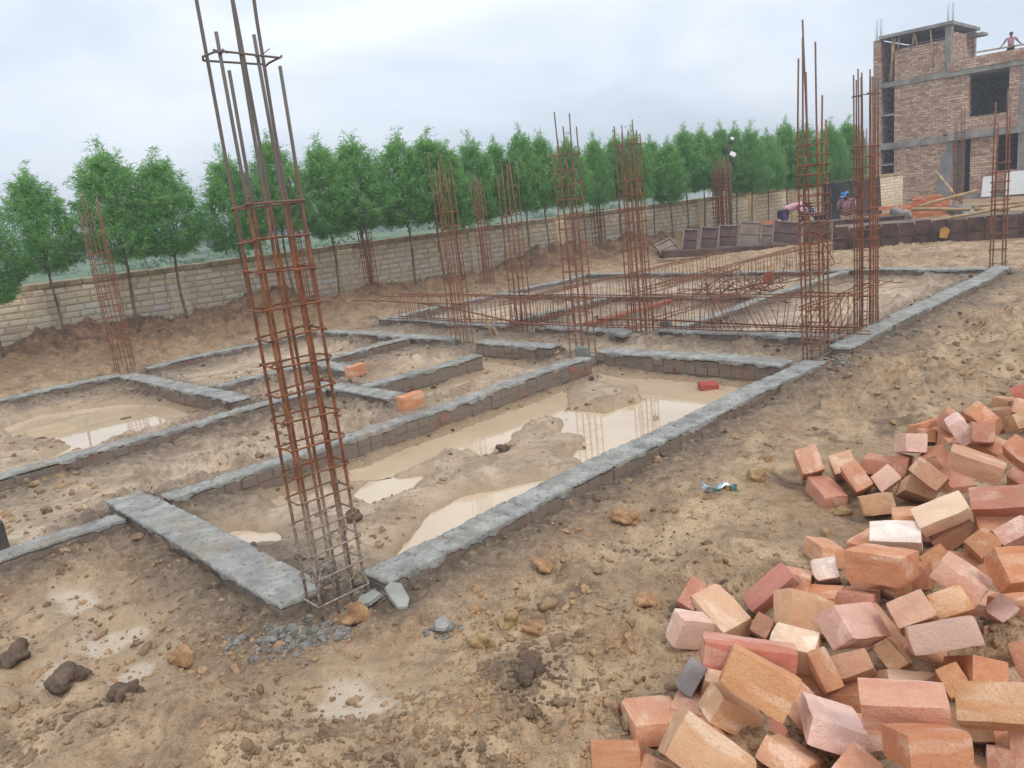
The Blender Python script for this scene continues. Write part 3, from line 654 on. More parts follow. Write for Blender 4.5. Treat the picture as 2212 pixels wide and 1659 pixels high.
def footing(key, label, cap=True, seed=0, mat=None, capw=1.0):
    a0, a1, b0, b1 = WALLS[key]; al = (a1-a0) > (b1-b0)
    L = max(a1-a0, b1-b0); Wd = min(a1-a0, b1-b0); rg = np.random.default_rng(500+seed)
    root = empty('footing_wall', (0, 0, 0)); root.rotation_euler.z = ANG + (0 if al else math.pi/2)
    cx, cy = xy((a0+a1)/2, (b0+b1)/2); root.location = (cx, cy, 0)
    tag(root, label, 'footing wall', 'brick footing walls of the new house')
    mb = MB(); n = int(L/.118); step = L/n; shade = []
    sag = lambda u: .008*math.sin(u*1.3+seed)+.006*math.sin(u*3.1+seed*2)
    for i in range(n):
        u = -L/2+(i+.5)*step
        for zz in (.02, .085):
            jit = rg.normal()*.004
            mb.box((u, jit, zz-.012+sag(u)), (step-.007, Wd-.010+rg.normal()*.004, .070), Matrix.Rotation(rg.normal()*.02, 3, 'Z'), .006)
            shade += [rg.uniform()]*24
    k0 = len(mb.v)
    mb.box((0, 0, .03), (L-.02, Wd-.022, .17)); shade += [.35]*8
    br = mb.build('brick_course', mat or MAT_BRK, root)
    at = br.data.attributes.new('shade', 'FLOAT', 'POINT'); at.data.foreach_set('value', np.array(shade, np.float32))
    if not cap: return root
    nu = max(int(L/.012), 8); nv = 13
    U = np.linspace(-L/2, L/2, nu); rows = []
    x0, y0 = cx, cy
    e1 = .006*fbm(U, U*0+seed, 3.2, seed, 4)+.010*np.abs(vnoise(U*41, U*0+seed, seed)); e2 = .006*fbm(U, U*0+seed+9, 3.2, seed+5, 4)+.008*np.abs(vnoise(U*31, U*0, seed+3))
    drip1 = .010+.022*np.clip(fbm(U, U*0, 9, seed+8, 3)-.1, -.3, 1); drip2 = .010+.022*np.clip(fbm(U, U*0, 9, seed+18, 3)-.1, -.3, 1)
    sg = np.array([sag(u) for u in U])
    groove = np.exp(-(((U+L/2+.03*0) % step)/.010)**2)+np.exp(-((step-((U+L/2) % step))/.010)**2)
    V = np.zeros((nu, nv, 3))
    h = Wd/2+.002
    prof = [(-1, -1), (-1, -.35), (-1, .3), (-.985, .9), (-.9, 1), (-.45, 1.03), (0, 1.05), (.45, 1.03), (.9, 1), (.985, .9), (1, .3), (1, -.35), (1, -1)]
    for j, (s, hh) in enumerate(prof):
        yy = s*h + (e1 if s < 0 else e2)*abs(s)
        top = .124+.014*np.clip(hh, 0, 2)
        dr = drip1 if s < 0 else drip2
        zz = top + np.where(hh < 0, hh*dr*1.1, 0)
        bump = .0035*fbm(U*1.0, np.full_like(U, s*h), 9, seed+30, 3) + .0055*fbm(U, np.full_like(U, s*h), 34, seed+31, 2)
        if hh >= .7: zz = zz + bump - .020*groove*(abs(s) < .97)*(.6+.5*fbm(U, U*0, 2, seed+40, 2))*(capw)
        if abs(s) > .85: yy = yy - np.sign(s)*.007*groove*capw
        V[:, j, 0] = U+.004*vnoise(U*40, np.full_like(U, s*5.0), seed); V[:, j, 1] = yy; V[:, j, 2] = zz+sg
    nf = np.arange((nu-1)*nv).reshape(nu-1, nv)[:, :-1].ravel()
    q = np.stack([nf, nf+nv, nf+nv+1, nf+1], 1)
    e0 = list(range(nv)); eN = [(nu-1)*nv+j for j in range(nv)]
    me = bpy.data.meshes.new('mortar_cap'); me.from_pydata(V.reshape(-1, 3).tolist(), [], q.tolist()+[e0, eN[::-1]])
    me.polygons.foreach_set('use_smooth', [True]*len(me.polygons)); me.update()
    link('mortar_cap', me, MAT_CAP, root)
    return root
FW = [('near','broad grey topped footing from the tall near cage to the left',1,.25),('right','long grey topped footing between the near cage and the big right cage',1,1),('rightfar','grey topped footing running on from the big right cage to the far corner',1,.8),
('stubleft','short grey topped footing at the left edge of the picture',1,.5),('second','grey footing between the large puddle room and the long narrow room',1,.8),('third','grey footing between the left puddle and the long narrow room',1,.8),
('left','thin low footing along the left earth bank before the caged column',1,.5),('leftfar','thin red sided footing behind the left caged column',1,.5),('cross','pale grey footing end running out from the left caged column',1,.4),
('block','short grey cross footing carrying the front orange brick',1,.4),('inner','footing along the small room with the beige pool',1,.8),('fourth','grey footing dividing the two small back rooms',1,.8),('stub','short stub of footing carrying the rear orange brick',1,.4),
('mid','pale grey footing closing the flooded room at the back',1,.6),('midleft','short footing between the two grey mortar blocks',1,.6),('midfar','footing from the left mortar block back to the mounds',1,.6),
('back1','brick footing under the rebar beam next to the big right cages',1,.6),('back2','short brick footing under the rebar beam in the middle',1,.6),('back3','brick footing under the left end of the rebar beam',1,.6),
('long1','grey footing crossing the pale far room on the right',1,.6),('long2','footing in the far half behind the left mortar block',1,.6),('long3','outer footing of the far half along the mounds',1,.6),
('far1','farthest footing in front of the dark steel shutters',1,.6),('far2','cross footing of the far half behind the leaning steel shutters',1,.6),('redwall','bare red brick course lying behind the rebar beam',0,.5)]
for i, (k, lab, cp, gw) in enumerate(FW):
    footing(k, lab, bool(cp), i+1, MAT_RED if k == 'redwall' else None, gw)
# ================================================================ loose bricks
m = N('sandstone'); o = m.obj(); oi = m.n.new('ShaderNodeObjectInfo')
add = m.n.new('ShaderNodeVectorMath'); add.operation = 'MULTIPLY_ADD'
cmb = m.n.new('ShaderNodeCombineXYZ')
for k in range(3): m.l.new(oi.outputs['Random'], cmb.inputs[k])
m.l.new(cmb.outputs[0], add.inputs[0]); add.inputs[1].default_value = (37, 91, 53); m.l.new(o, add.inputs[2])
v = add.outputs[0]
base = oi.outputs['Color']
st = m.mapp(v, (4, 17, 22), (.25, .12, .3))
band = m.noise(st, 1.1, 4, .6, .8)
hsv = m.n.new('ShaderNodeHueSaturation'); hsv.inputs['Hue'].default_value = .488; hsv.inputs['Saturation'].default_value = 1.1; hsv.inputs['Value'].default_value = .82; m.l.new(base, hsv.inputs['Color'])
hs2 = m.n.new('ShaderNodeHueSaturation'); hs2.inputs['Hue'].default_value = .513; hs2.inputs['Saturation'].default_value = .72; hs2.inputs['Value'].default_value = 1.22; m.l.new(base, hs2.inputs['Color'])
c = m.mix(m.ramp(band, [(.42, .45), (.5, 0)]), base, hsv.outputs[0])
c = m.mix(m.ramp(m.noise(st, .7, 3, .5), [(.55, 0), (.62, .7)]), c, hs2.outputs[0])
c = m.mix(m.ramp(m.noise(v, 9, 4, .6), [(.4, .35), (.6, 0)]), c, hsv.outputs[0])
c = m.mix(m.ramp(m.noise(v, 120, 3, .7), [(.34, .6), (.5, 0)]), c, hsv.outputs[0])
c = m.mix(m.ramp(m.noise(v, 5, 5, .65, .5), [(.58, 0), (.72, .6)]), c, lin(172, 146, 120))
MAT_STONE = m.out(c, .82, m.bump(m.noise(v, 110, 3, .7), .7, .006, m.bump(band, .25, .005, m.bump(m.noise(v, 22, 4, .6), .4, .006))), .25)
BC = {'pink': (220,171,141), 'rose': (202,148,122), 'pinkcream': (222,182,148), 'stripe': (216,162,129), 'pale': (234,197,176), 'tan': (202,162,124), 'olive': (209,169,134), 'tanpink': (204,159,127), 'cream': (242,211,180), 'white': (241,222,206),
 'orange': (215,155,117), 'peach': (222,169,132), 'crimson': (201,141,124), 'red': (202,134,110), 'ochre': (213,162,118), 'yellow': (234,192,148), 'salmon': (220,166,132), 'slab': (216,175,136), 'orangebrown': (199,147,110), 'beige': (232,185,148),
 'whitepink': (241,204,187), 'mauvepink': (222,178,159), 'speckle': (218,175,146), 'mauve': (209,175,155), 'deeporange': (204,141,101), 'stripepink': (220,173,148), 'brown': (178,134,108), 'bandred': (197,141,117), 'redbrown': (188,133,103),
 'yellowo': (220,169,124), 'creampink': (218,175,145), 'ochreo': (204,154,111), 'pinkbrown': (216,164,136), 'brownorange': (201,141,104), 'greyblue': (159,153,150), 'salmonred': (209,147,117), 'ochrepink': (216,173,136)}
def stone_mesh(dims, seed):
    rg = np.random.default_rng(9000+seed); hd = np.array(dims)/2
    nn = [max(int(d/.016), 4) for d in dims]
    vs = {}; V = []; Fq = []
    def vid(k):
        if k not in vs: vs[k] = len(V); V.append([(-1+2*k[i]/nn[i])*hd[i] for i in range(3)])
        return vs[k]
    for ax in range(3):
        u, w = (ax+1) % 3, (ax+2) % 3
        for side in (0, nn[ax]):
            for i in range(nn[u]):
                for j in range(nn[w]):
                    q = []
                    for di, dj in ((0, 0), (1, 0), (1, 1), (0, 1)):
                        k = [0, 0, 0]; k[ax] = side; k[u] = i+di; k[w] = j+dj; q.append(vid(tuple(k)))
                    Fq.append(q if side else q[::-1])
    V = np.array(V); rad = rg.uniform(.003, .008)
    inner = np.clip(V, -(hd-rad), hd-rad); d = V-inner; ln = np.linalg.norm(d, axis=1); k = ln > 1e-9
    V[k] = inner[k]+d[k]/ln[k][:, None]*rad
    for _ in range(rg.integers(2, 5)):            # chipped corners and edges
        n = rg.normal(size=3)*np.array([1, 1, 1]); n /= np.linalg.norm(n)
        lim = np.abs(n*hd).sum()-rg.uniform(.003, .015)
        ov = np.maximum(V@n-lim, 0); V -= ov[:, None]*n*rg.uniform(.75, 1)
    V += (np.stack([fbm(V[:, 1]+seed, V[:, 2]+V[:, 0], 12, seed, 2), fbm(V[:, 0]+seed, V[:, 2]+V[:, 1], 12, seed+1, 2), fbm(V[:, 0], V[:, 1]+V[:, 2]+seed, 12, seed+2, 2)], 1))*.0026
    sk = rg.normal(size=2)*.012
    V[:, 0] *= 1+sk[0]*V[:, 1]/hd[1]; V[:, 1] *= 1+sk[1]*V[:, 0]/hd[0]
    me = mesh_np('sandstone_brick', V, np.array(Fq)); me.set_sharp_from_angle(angle=R_(24)); return me
for i, (c, q, d, col, lab) in enumerate(BRICKS):
    o = link('sandstone_brick', stone_mesh(d, i), MAT_STONE, loc=c)
    o.rotation_mode = 'QUATERNION'; o.rotation_quaternion = Quaternion(q); o.color = lin(*BC[col])
    tag(o, lab, 'brick', 'heap of sandstone bricks')
# bricks of the lower layer that show in the gaps
fill = [stone_mesh((.225, .13, .09), 300+i) for i in range(8)]
for i, (c, e, L, col, lab) in enumerate(FILL):
    o = link('sandstone_brick', fill[i % 8], MAT_STONE, loc=c); o.rotation_euler = e; o.color = lin(*BC[col])
    tag(o, lab, 'brick', 'bricks of the lower layer of the heap')
# single bricks lying about
def loose(px, py, z, dims, rz, col, lab, tilt=(0, 0), cat='brick'):
    x, y = gp(px, py, z); o = link('brick', stone_mesh(dims, int(px)), MAT_STONE, loc=(x, y, z)); o.rotation_euler = (tilt[0], tilt[1], rz)
    o.color = lin(*BC[col]) if isinstance(col, str) else lin(*col); return tag(o, lab, cat)
loose(768, 800, .20, (.23, .1, .115), ANG+.15, 'orange', 'orange brick standing on the end of a footing in the back left room')
loose(887, 866, .20, (.23, .1, .125), ANG+.05, 'orange', 'orange brick standing on the footing beside the big flooded room')
loose(963, 851, -.02, (.15, .1, .06), ANG-.4, (168, 70, 56), 'small dark red brick piece behind the front orange brick')
loose(1530, 834, -.045, (.17, .1, .06), ANG-.7, (176, 92, 84), 'broken red brick lying in the puddle by the back footing', (.2, .1))
loose(845, 1262, .07, (.1, .11, .09), ANG, (176, 92, 66), 'bare red brick at the near end of the long footing')
loose(1660, 600, .12, (.12, .1, .2), ANG+.2, (176, 100, 74), 'red brick standing on end beside the tangled rebar')
# ================================================================ reinforcement
def rust(name, low, mid, top, z0, z1, z2):
    m = N(name); p = m.pos(); z = m.sep(p)[2]
    nz = m.math('MULTIPLY', m.math('SUBTRACT', m.noise(p, 6, 3), .5), .5)
    zz = m.math('ADD', z, nz)
    c = m.mix(m.ramp(m.noise(p, 14, 4, .65), [(.36, 0), (.64, 1)]), mid[0], mid[1])
    f1 = m.n.new('ShaderNodeMapRange'); m.l.new(zz, f1.inputs[0]); f1.inputs[1].default_value = z0-.25; f1.inputs[2].default_value = z0+.1
    lo = m.mix(m.ramp(m.noise(p, 40, 3, .6), [(.35, 0), (.6, 1)]), low[0], low[1])
    c = m.mix(f1.outputs[0], lo, c)
    f2 = m.n.new('ShaderNodeMapRange'); m.l.new(zz, f2.inputs[0]); f2.inputs[1].default_value = z1; f2.inputs[2].default_value = z2
    c = m.mix(f2.outputs[0], c, top)
    return m.out(c, .75, m.bump(m.noise(p, 160, 2), .5, .003), .3)
CEM = (lin(120, 104, 90), lin(168, 156, 142)); RST = (lin(104, 70, 52), lin(152, 98, 66))
MAT_R_NEAR = rust('rusty_rebar_cement_foot', CEM, RST, lin(112, 106, 100), .62, 1.6, 2.0)
MAT_R = rust('rusty_rebar', CEM, (lin(108, 76, 60), lin(156, 102, 74)), lin(116, 94, 84), .22, 1.9, 2.5)
MAT_RB = rust('rusty_beam_rebar', (lin(104, 74, 58), lin(142, 96, 72)), (lin(110, 78, 60), lin(152, 100, 72)), lin(140, 96, 70), -.2, 5, 6)
MAT_WIRE = simple('tie_wire', lin(70, 50, 42), lin(120, 78, 56), 20)
def ring_mesh(w, d, r, n=5, seed=0, sag=.0):
    rg = random.Random(seed); rr = .018; pts = []
    for cx, cy, a0 in ((w/2-rr, d/2-rr, 0), (-w/2+rr, d/2-rr, 90), (-w/2+rr, -d/2+rr, 180), (w/2-rr, -d/2+rr, 270)):
        for k in range(3):
            th = R_(a0+k*45); pts.append((cx+rr*math.cos(th), cy+rr*math.sin(th), rg.uniform(-sag, sag)))
    mb = MB(); mb.tube(pts, r, n, True)
    # hooked ends of the tie bent into the cage
    mb.tube([(w/2-.02, d/2+.004, .006), (w/2-.06, d/2-.05, .01)], r*.95, n); mb.tube([(w/2+.004, d/2-.02, .008), (w/2-.05, d/2-.065, .012)], r*.95, n)
    return mb.mesh('stirrup')
def cage(a, b, zb, w, d, nx, ny, hs, br, sr, zst, mat, label, seed, rz=0.0, lean=(0, 0), group='rebar column cages', wires=0, nseg=7):
    'bars along a: nx per long side, ny per short side; hs top heights; zst stirrup heights'
    rg = random.Random(seed); x, y = xy(a, b)
    root = empty('rebar_cage', (x, y, zb)); root.rotation_euler.z = ANG+rz
    tag(root, label, 'rebar cage', group)
    pos = []
    for i in range(nx):
        u = -w/2+br*2+i*(w-4*br)/(nx-1) if nx > 1 else 0
        pos += [(u, -d/2+br*2), (u, d/2-br*2)]
    for j in range(1, ny-1):
        vv = -d/2+br*2+j*(d-4*br)/(ny-1); pos += [(-w/2+br*2, vv), (w/2-br*2, vv)]
    for i, (u, vv) in enumerate(pos):
        h = hs[i % len(hs)]+rg.uniform(-.04, .04)*(len(hs) < len(pos)); mb = MB(); n = 9; pts = []
        bx, by = rg.uniform(-1, 1)*.014, rg.uniform(-1, 1)*.014; z_free = zst[-1]
        for k in range(n):
            z = -.12+(h+.12)*k/(n-1); fr = max(0, z-z_free)
            pts.append((u+lean[0]*z+bx*math.sin(z*1.7+i)*.35+bx*fr*2.2, vv+lean[1]*z+by*math.sin(z*1.4+i*2)*.35+by*fr*2.2, z))
        mb.tube(pts, br, nseg); mb.build('vertical_bar', mat, root)
    rings = [ring_mesh(w+sr, d+sr, sr, 5, seed*10+k, .008) for k in range(3)]
    for k, z in enumerate(zst):
        o = link('stirrup', rings[k % 3], mat, root, (lean[0]*z, lean[1]*z, z)); o.rotation_euler = (rg.uniform(-.035, .035), rg.uniform(-.05, .05), rg.uniform(-.02, .02))
        if k % 2: o.rotation_euler.z += math.pi
        if wires and rg.random() < .6:
            u, vv = pos[rg.randrange(len(pos))]; mb = MB(); th = rg.uniform(0, 6.28); q = [Vector((u+lean[0]*z+.016*math.cos(t), vv+lean[1]*z+.016*math.sin(t), z+.004*math.sin(t*2))) for t in (0, 1.2, 2.4, 3.6, 4.8)]
            q += [q[-1]+Vector((.02*math.cos(th), .02*math.sin(th), .012)), q[-1]+Vector((.045*math.cos(th), .045*math.sin(th), rg.uniform(-.02, .03)))]
            mb.tube(q, .0016, 4); mb.build('tie_wire', MAT_WIRE, root)
    return root
fr = lambda a, b, s: [a+s*i for i in range(int((b-a)/s)+1)]
zs = fr(.03, 1.40, .118)+[1.42+.055, 1.60, 1.735]
cage(1.557, 2.925, .10, .262, .14, 4, 2, [2.36, 3.3, 3.3, 2.25, 2.36, 3.3, 2.25, 3.3], .0072, .0045, [z for z in zs]+[2.285], MAT_R_NEAR, 'tall near rebar cage with a cement splashed foot, cut by the picture top', 1, wires=1, nseg=8)
cage(3.38, 11.06, .10, .24, .2, 3, 3, [2.3, 2.2, 2.1, 2.25], .0066, .0042, fr(.03, 1.6, .14), MAT_R, 'slim rebar cage against the block wall at the left end of the site', 2)
cage(6.84, 3.08, .04, .215, .20, 3, 3, [2.05, 2.62, 2.3, 2.8, 2.1, 2.95, 2.5, 2.75], .008, .0045, fr(.04, .7, .14)+fr(.8, 1.95, .085), MAT_R, 'big dense rust red cage at the right corner of the flooded room', 3)
cage(8.08, 3.10, .05, .21, .19, 4, 3, [2.5, 2.55, 2.45, 2.5], .0075, .0045, fr(.04, .7, .15)+fr(.75, 1.9, .10)+[2.33], MAT_R, 'dense rust red cage right behind the biggest right hand cage', 4)
cage(6.28, 7.42, .0, .23, .20, 3, 3, [2.3, 2.4, 2.25, 2.2], .0072, .0042, fr(.05, 1.75, .165), MAT_R, 'rebar cage rising beside the left grey mortar block', 5)
cage(6.28, 5.42, .0, .24, .20, 3, 3, [2.4, 2.2, 2.55, 2.3], .0072, .0042, fr(.05, 2.25, .15), MAT_R, 'rebar cage rising beside the right grey mortar block', 6)
cage(7.55, 5.56, .04, .26, .22, 4, 3, [2.35, 2.45, 2.3, 2.2], .0072, .0042, fr(.04, 1.9, .16)+[2.2], MAT_R, 'wide rebar cage in the middle where the rebar beams meet', 7)
cage(7.33, 7.36, .04, .22, .20, 3, 3, [2.2, 2.0, 2.1, 2.25], .0072, .0042, fr(.04, 1.6, .165), MAT_R, 'rebar cage behind the left grey mortar block on the beam line', 8)
cage(10.5, 11.4, .10, .22, .20, 3, 3, [2.25, 2.05, 2.15], .0088, .005, fr(.05, 1.7, .14), MAT_R, 'rebar cage between the earth mounds with a pale cast foot', 9)
cage(8.77, 12.9, .15, .23, .20, 3, 3, [2.5, 2.35, 2.2], .0092, .005, fr(.05, 1.6, .14), MAT_R, 'rebar cage standing in an earth mound right of the tall near cage', 10)
cage(7.36, 12.8, .10, .23, .20, 3, 3, [2.5, 2.3, 2.4], .0088, .005, fr(.05, 1.7, .13), MAT_R, 'rebar cage seen through the bars of the tall near cage', 11)
q13 = dirp(1568, 520, 20.6); a13, b13 = ab(q13.x, q13.y)
cage(a13, b13, .0, .26, .24, 4, 3, [2.3, 2.1, 2.0], .011, .006, fr(.05, 1.9, .10), MAT_R, 'reddish rebar cage beside the floodlight pole', 12)
cage(12.85, 3.08, .06, .20, .20, 2, 2, [2.45, 2.3, 2.1, 2.0], .011, .006, fr(.05, .6, .22)+fr(.7, 1.6, .13), MAT_R, 'narrow ladder like rebar cage at the far right corner footing', 13)
cage(15.6, 12.6, .15, .28, .26, 3, 3, [2.0, 1.8], .010, .006, fr(.05, 1.6, .14), MAT_R, 'rebar cage before the block wall left of the leaning steel shutters', 14)
cage(18.6, 10.9, .0, .28, .28, 3, 3, [2.2, 2.0], .012, .007, fr(.05, 1.7, .12), MAT_R, 'rebar cage behind the shutters before the far end of the block wall', 15)
cage(24.5, 9.35, .0, .36, .30, 3, 3, [2.7, 2.9, 2.4], .013, .008, fr(.05, 2.0, .2), MAT_R, 'faded rebar cage in front of the brick building', 16)
cage(24.5, 6.9, .0, .22, .22, 2, 2, [2.9, 2.6], .013, .008, fr(.05, 2.3, .16), MAT_R, 'faded slim rebar cage before the right window of the building', 17)
def beam(p, q, w, h, nst, label, seed, tilt=None, zs=None, brr=.0065, srr=.0036):
    'horizontal beam cage: p,q = (a,b,z of bottom)'
    rg = random.Random(seed); P = V3(*p); Q = V3(*q); L = (Q-P).length; mid = (P+Q)/2
    root = empty('beam_cage', mid); d = Q-P; root.rotation_euler = (0, -math.atan2(d.z, math.hypot(d.x, d.y)), math.atan2(d.y, d.x))
    tag(root, label, 'rebar beam', 'rebar beam cages over the footings')
    for i, (v, z, e) in enumerate(((-w/2, 0, .25), (w/2, 0, .2), (-w/2, h, .3), (w/2, h, .1), (0, h, .0))):
        mb = MB(); n = 12
        mb.tube([(-L/2-e+(L+2*e)*k/(n-1), v+.006*math.sin(k*1.3+i), z+.008*math.sin(k*.9+i*2)) for k in range(n)], brr, 6); mb.build('long_bar', MAT_RB, root)
    ms = []
    for s in range(2):
        mb = MB(); hw = w/2+.008
        mb.tube([(0, -hw, -.01), (0, hw, -.01), (0, hw, h+.01), (0, -hw, h+.01)], srr, 5, True); ms.append(mb.mesh('stirrup'))
    for k in range(nst):
        u = -L/2+.06+(L-.12)*k/(nst-1)+rg.uniform(-.02, .02)
        t = tilt(k/(nst-1)) if tilt else rg.uniform(-.08, .08)
        o = link('stirrup', ms[k % 2], MAT_RB, root, (u, 0, 0)); o.rotation_euler.y = t+rg.uniform(-.05, .05)
        if abs(t) > .1: o.scale.z = 1/math.cos(t)
    return root
beam((7.3, 5.3, .17), (7.45, 3.05, .17), .17, .36, 30, 'rebar beam with slanting stirrups between the middle cage and the right cages', 1, lambda f: 0 if f < .3 else (-.42 if .4 < f < .72 else (.42 if f > .78 else .15)))
beam((7.2, 9.9, .16), (7.28, 5.55, .16), .17, .36, 46, 'rebar beam from the mounds to the middle cage', 2)
beam((6.75, 6.95, .2), (11.9, 6.95, .2), .17, .33, 50, 'rebar beam running back from the middle to the leaning shutters', 3)
beam((7.6, 5.35, .2), (12.6, 5.42, .2), .17, .40, 44, 'rebar beam running back behind the wide middle cage', 4)
beam((6.85, 3.1, .17), (8.1, 3.05, .17), .17, .36, 9, 'short rebar beam between the two dense right hand cages', 5)
# tangled off-cuts
root = empty('rebar_tangle', (*gp(1605, 630, .1), .1)); tag(root, 'dark tangled heap of bent tie bars lying on the far rebar beam', 'scrap rebar')
mb = MB(); rg = random.Random(3)
for k in range(45):
    c = Vector((rg.gauss(0, .5), rg.gauss(0, .3), abs(rg.gauss(0, .14)))); d = Vector((rg.gauss(0, 1), rg.gauss(0, 1), rg.gauss(0, .35))).normalized()*rg.uniform(.15, .45); e = Vector((rg.gauss(0, .08), rg.gauss(0, .08), rg.gauss(0, .08)))
    mb.tube([c-d, c-d*.4+e, c+d*.3-e, c+d], .007, 5)
tag(mb.build('bent_bars', MAT_RB, root), kind='stuff')
for pxa, pya, za, pxb, pyb, zb, lab in ((905, 655, .45, 1180, 705, .25, 'loose rusty bar slanting down across the rebar beam'), (1290, 690, .22, 1860, 706, .20, 'loose rusty bar laid along the foot of the rebar beam'), (760, 650, .5, 1000, 655, .5, 'loose bar ends poking left out of the rebar beam')):
    A = Vector((*gp(pxa, pya, za), za)); B = Vector((*gp(pxb, pyb, zb), zb)); mb = MB(); mb.tube([A+(B-A)*k/6+Vector((0, 0, .015*math.sin(k))) for k in range(7)], .011, 6); tag(mb.build('rebar', MAT_RB), lab, 'rebar')
# ================================================================ boundary wall
def ray_wall(px, py, t0=0.0):
    'where the sight line meets the vertical plane t=t0 of the boundary wall'
    d = RC @ np.array([px-PW/2, py-PH/2, FPX]); dn = d[0]*WN[0]+d[1]*WN[1]; o = (-WP[0])*WN[0]+(-WP[1])*WN[1]
    k = (t0-o)/dn; P = d*k; return wall_st(P[0], P[1])[0], CZ+P[2]
m = N('cream_block'); p = m.pos(); at = m.attr('shade')
c = m.ramp(at.outputs['Fac'], [(0, lin(228, 204, 172)), (.3, lin(244, 226, 196)), (.55, lin(250, 238, 216)), (.75, lin(244, 220, 192)), (.9, lin(240, 236, 226)), (1, lin(226, 190, 160))])
c = m.mix(m.ramp(m.noise(p, 6, 4, .65), [(.4, .3), (.6, 0)]), c, lin(206, 186, 156))
z = m.sep(p)[2]; st = m.n.new('ShaderNodeMapRange'); m.l.new(m.math('ADD', z, m.math('MULTIPLY', m.noise(p, 2.2, 4), .5)), st.inputs[0]); st.inputs[1].default_value = .75; st.inputs[2].default_value = .35
c = m.mix(m.math('MULTIPLY', st.outputs[0], .5), c, lin(200, 170, 126))
MAT_BLOCK = m.out(c, .85, m.bump(m.noise(p, 28, 4, .65), .5, .012), .2)
MAT_MORTAR = simple('wall_mortar', lin(188, 172, 150), lin(214, 198, 176), 5, .9, .5, 30, .015)
MAT_COPE = simple('mossy_coping', lin(150, 132, 108), lin(196, 174, 144), 4, .9, .5, 25, .015)
WH = 1.21; S0, S1 = -9.0, 29.0
wroot = empty('boundary_wall', (*wpt(0, 0), 0)); wroot.rotation_euler.z = math.atan2(WD[1], WD[0]) ; tag(wroot, 'long boundary wall of cream stone blocks behind the tree row', 'wall')
# local axes: x along the wall, -y towards the site
def blocks(x0, x1, z0, rows, hrow, ylen, yface, mb, sh, rg, L=.27):
    for r in range(rows):
        x = x0 - (L/2 if r % 2 else 0)
        while x < x1:
            l = L*rg.uniform(.78, 1.18); xa, xb = max(x, x0), min(x+l, x1)
            if xb-xa > .06:
                mb.box(((xa+xb)/2, yface+ylen/2, z0+(r+.5)*hrow+rg.gauss(0, .003)), (xb-xa-.016, ylen, hrow-.014-rg.uniform(0, .008)), Matrix.Rotation(rg.gauss(0, .012), 3, 'Y'), .014); sh += [rg.random()]*24
            x += l
mb = MB(); sh = []; rg = random.Random(8)
blocks(S0, S1, -.05, 11, WH/11, .1, -.012, mb, sh, rg)
o = mb.build('block_course', MAT_BLOCK, wroot); a_ = o.data.attributes.new('shade', 'FLOAT', 'POINT'); a_.data.foreach_set('value', np.array(sh, np.float32))
mb = MB(); mb.box(((S0+S1)/2, .1035, .45), (S1-S0, .215, 1.42)); mb.build('mortar', MAT_MORTAR, wroot)
mb = MB(); x = S0
while x < S1:
    l = rg.uniform(.2, .3); mb.box((x+l/2, .10, WH+.0+rg.gauss(0, .004)), (l-.014, .27, .105), Matrix.Rotation(rg.gauss(0, .012), 3, 'Y'), .014); x += l
mb.build('coping', MAT_COPE, wroot)
PIER = [ray_wall(px, py)[0] for px, py in ((388, 640), (748, 580), (1024, 520), (1207, 500), (1513, 450), (1622, 430), (1712, 420))]
PIER = [PIER[0]-4.6, PIER[0]-2.3] + PIER
for i, s in enumerate(PIER):
    mb = MB(); sh = []; r2 = random.Random(50+i)
    blocks(s-.17, s+.17, -.05, 11, WH/11, .2, -.105, mb, sh, r2, .2)
    if i > 5: sh = [v*.25 for v in sh]
    mb.box((s, -.001, .5), (.315, .19, 1.3)); sh += [0.0]*8
    o = mb.build('pier', MAT_BLOCK, wroot); a_ = o.data.attributes.new('shade', 'FLOAT', 'POINT'); a_.data.foreach_set('value', np.array(sh, np.float32))
# ================================================================ trees
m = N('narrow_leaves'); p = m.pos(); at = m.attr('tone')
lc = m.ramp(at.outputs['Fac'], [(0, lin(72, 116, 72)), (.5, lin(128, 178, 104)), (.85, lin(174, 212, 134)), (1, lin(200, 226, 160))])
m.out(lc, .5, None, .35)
tr = m.n.new('ShaderNodeBsdfTranslucent'); m.l.new(m.mix(.5, lc, lin(110, 170, 80)), tr.inputs[0])
mx = m.n.new('ShaderNodeMixShader'); mx.inputs[0].default_value = .48; m.l.new(m.b.outputs[0], mx.inputs[1]); m.l.new(tr.outputs[0], mx.inputs[2]); m.l.new(mx.outputs[0], m.n['Material Output'].inputs[0])
MAT_LEAF = m.m
MAT_BARK = simple('young_bark', lin(84, 70, 60), lin(128, 112, 98), 9, .85, .5, 50, .006)
def leaf_mesh(name, base, dirn, ln, wd, tone):
    n = len(base); side = np.cross(dirn, rng.normal(size=(n, 3))); side /= np.linalg.norm(side, axis=1)[:, None]+1e-9
    midp = base+dirn*(ln*.45)[:, None]
    V = np.stack([base, midp+side*(wd/2)[:, None], base+dirn*ln[:, None]-np.array([0, 0, .15])*ln[:, None], midp-side*(wd/2)[:, None]], 1).reshape(-1, 3)
    me = mesh_np(name, V, np.arange(n*4).reshape(n, 4), False)
    a = me.attributes.new('tone', 'FLOAT', 'POINT'); a.data.foreach_set('value', np.repeat(tone, 4).astype(np.float32)); return me
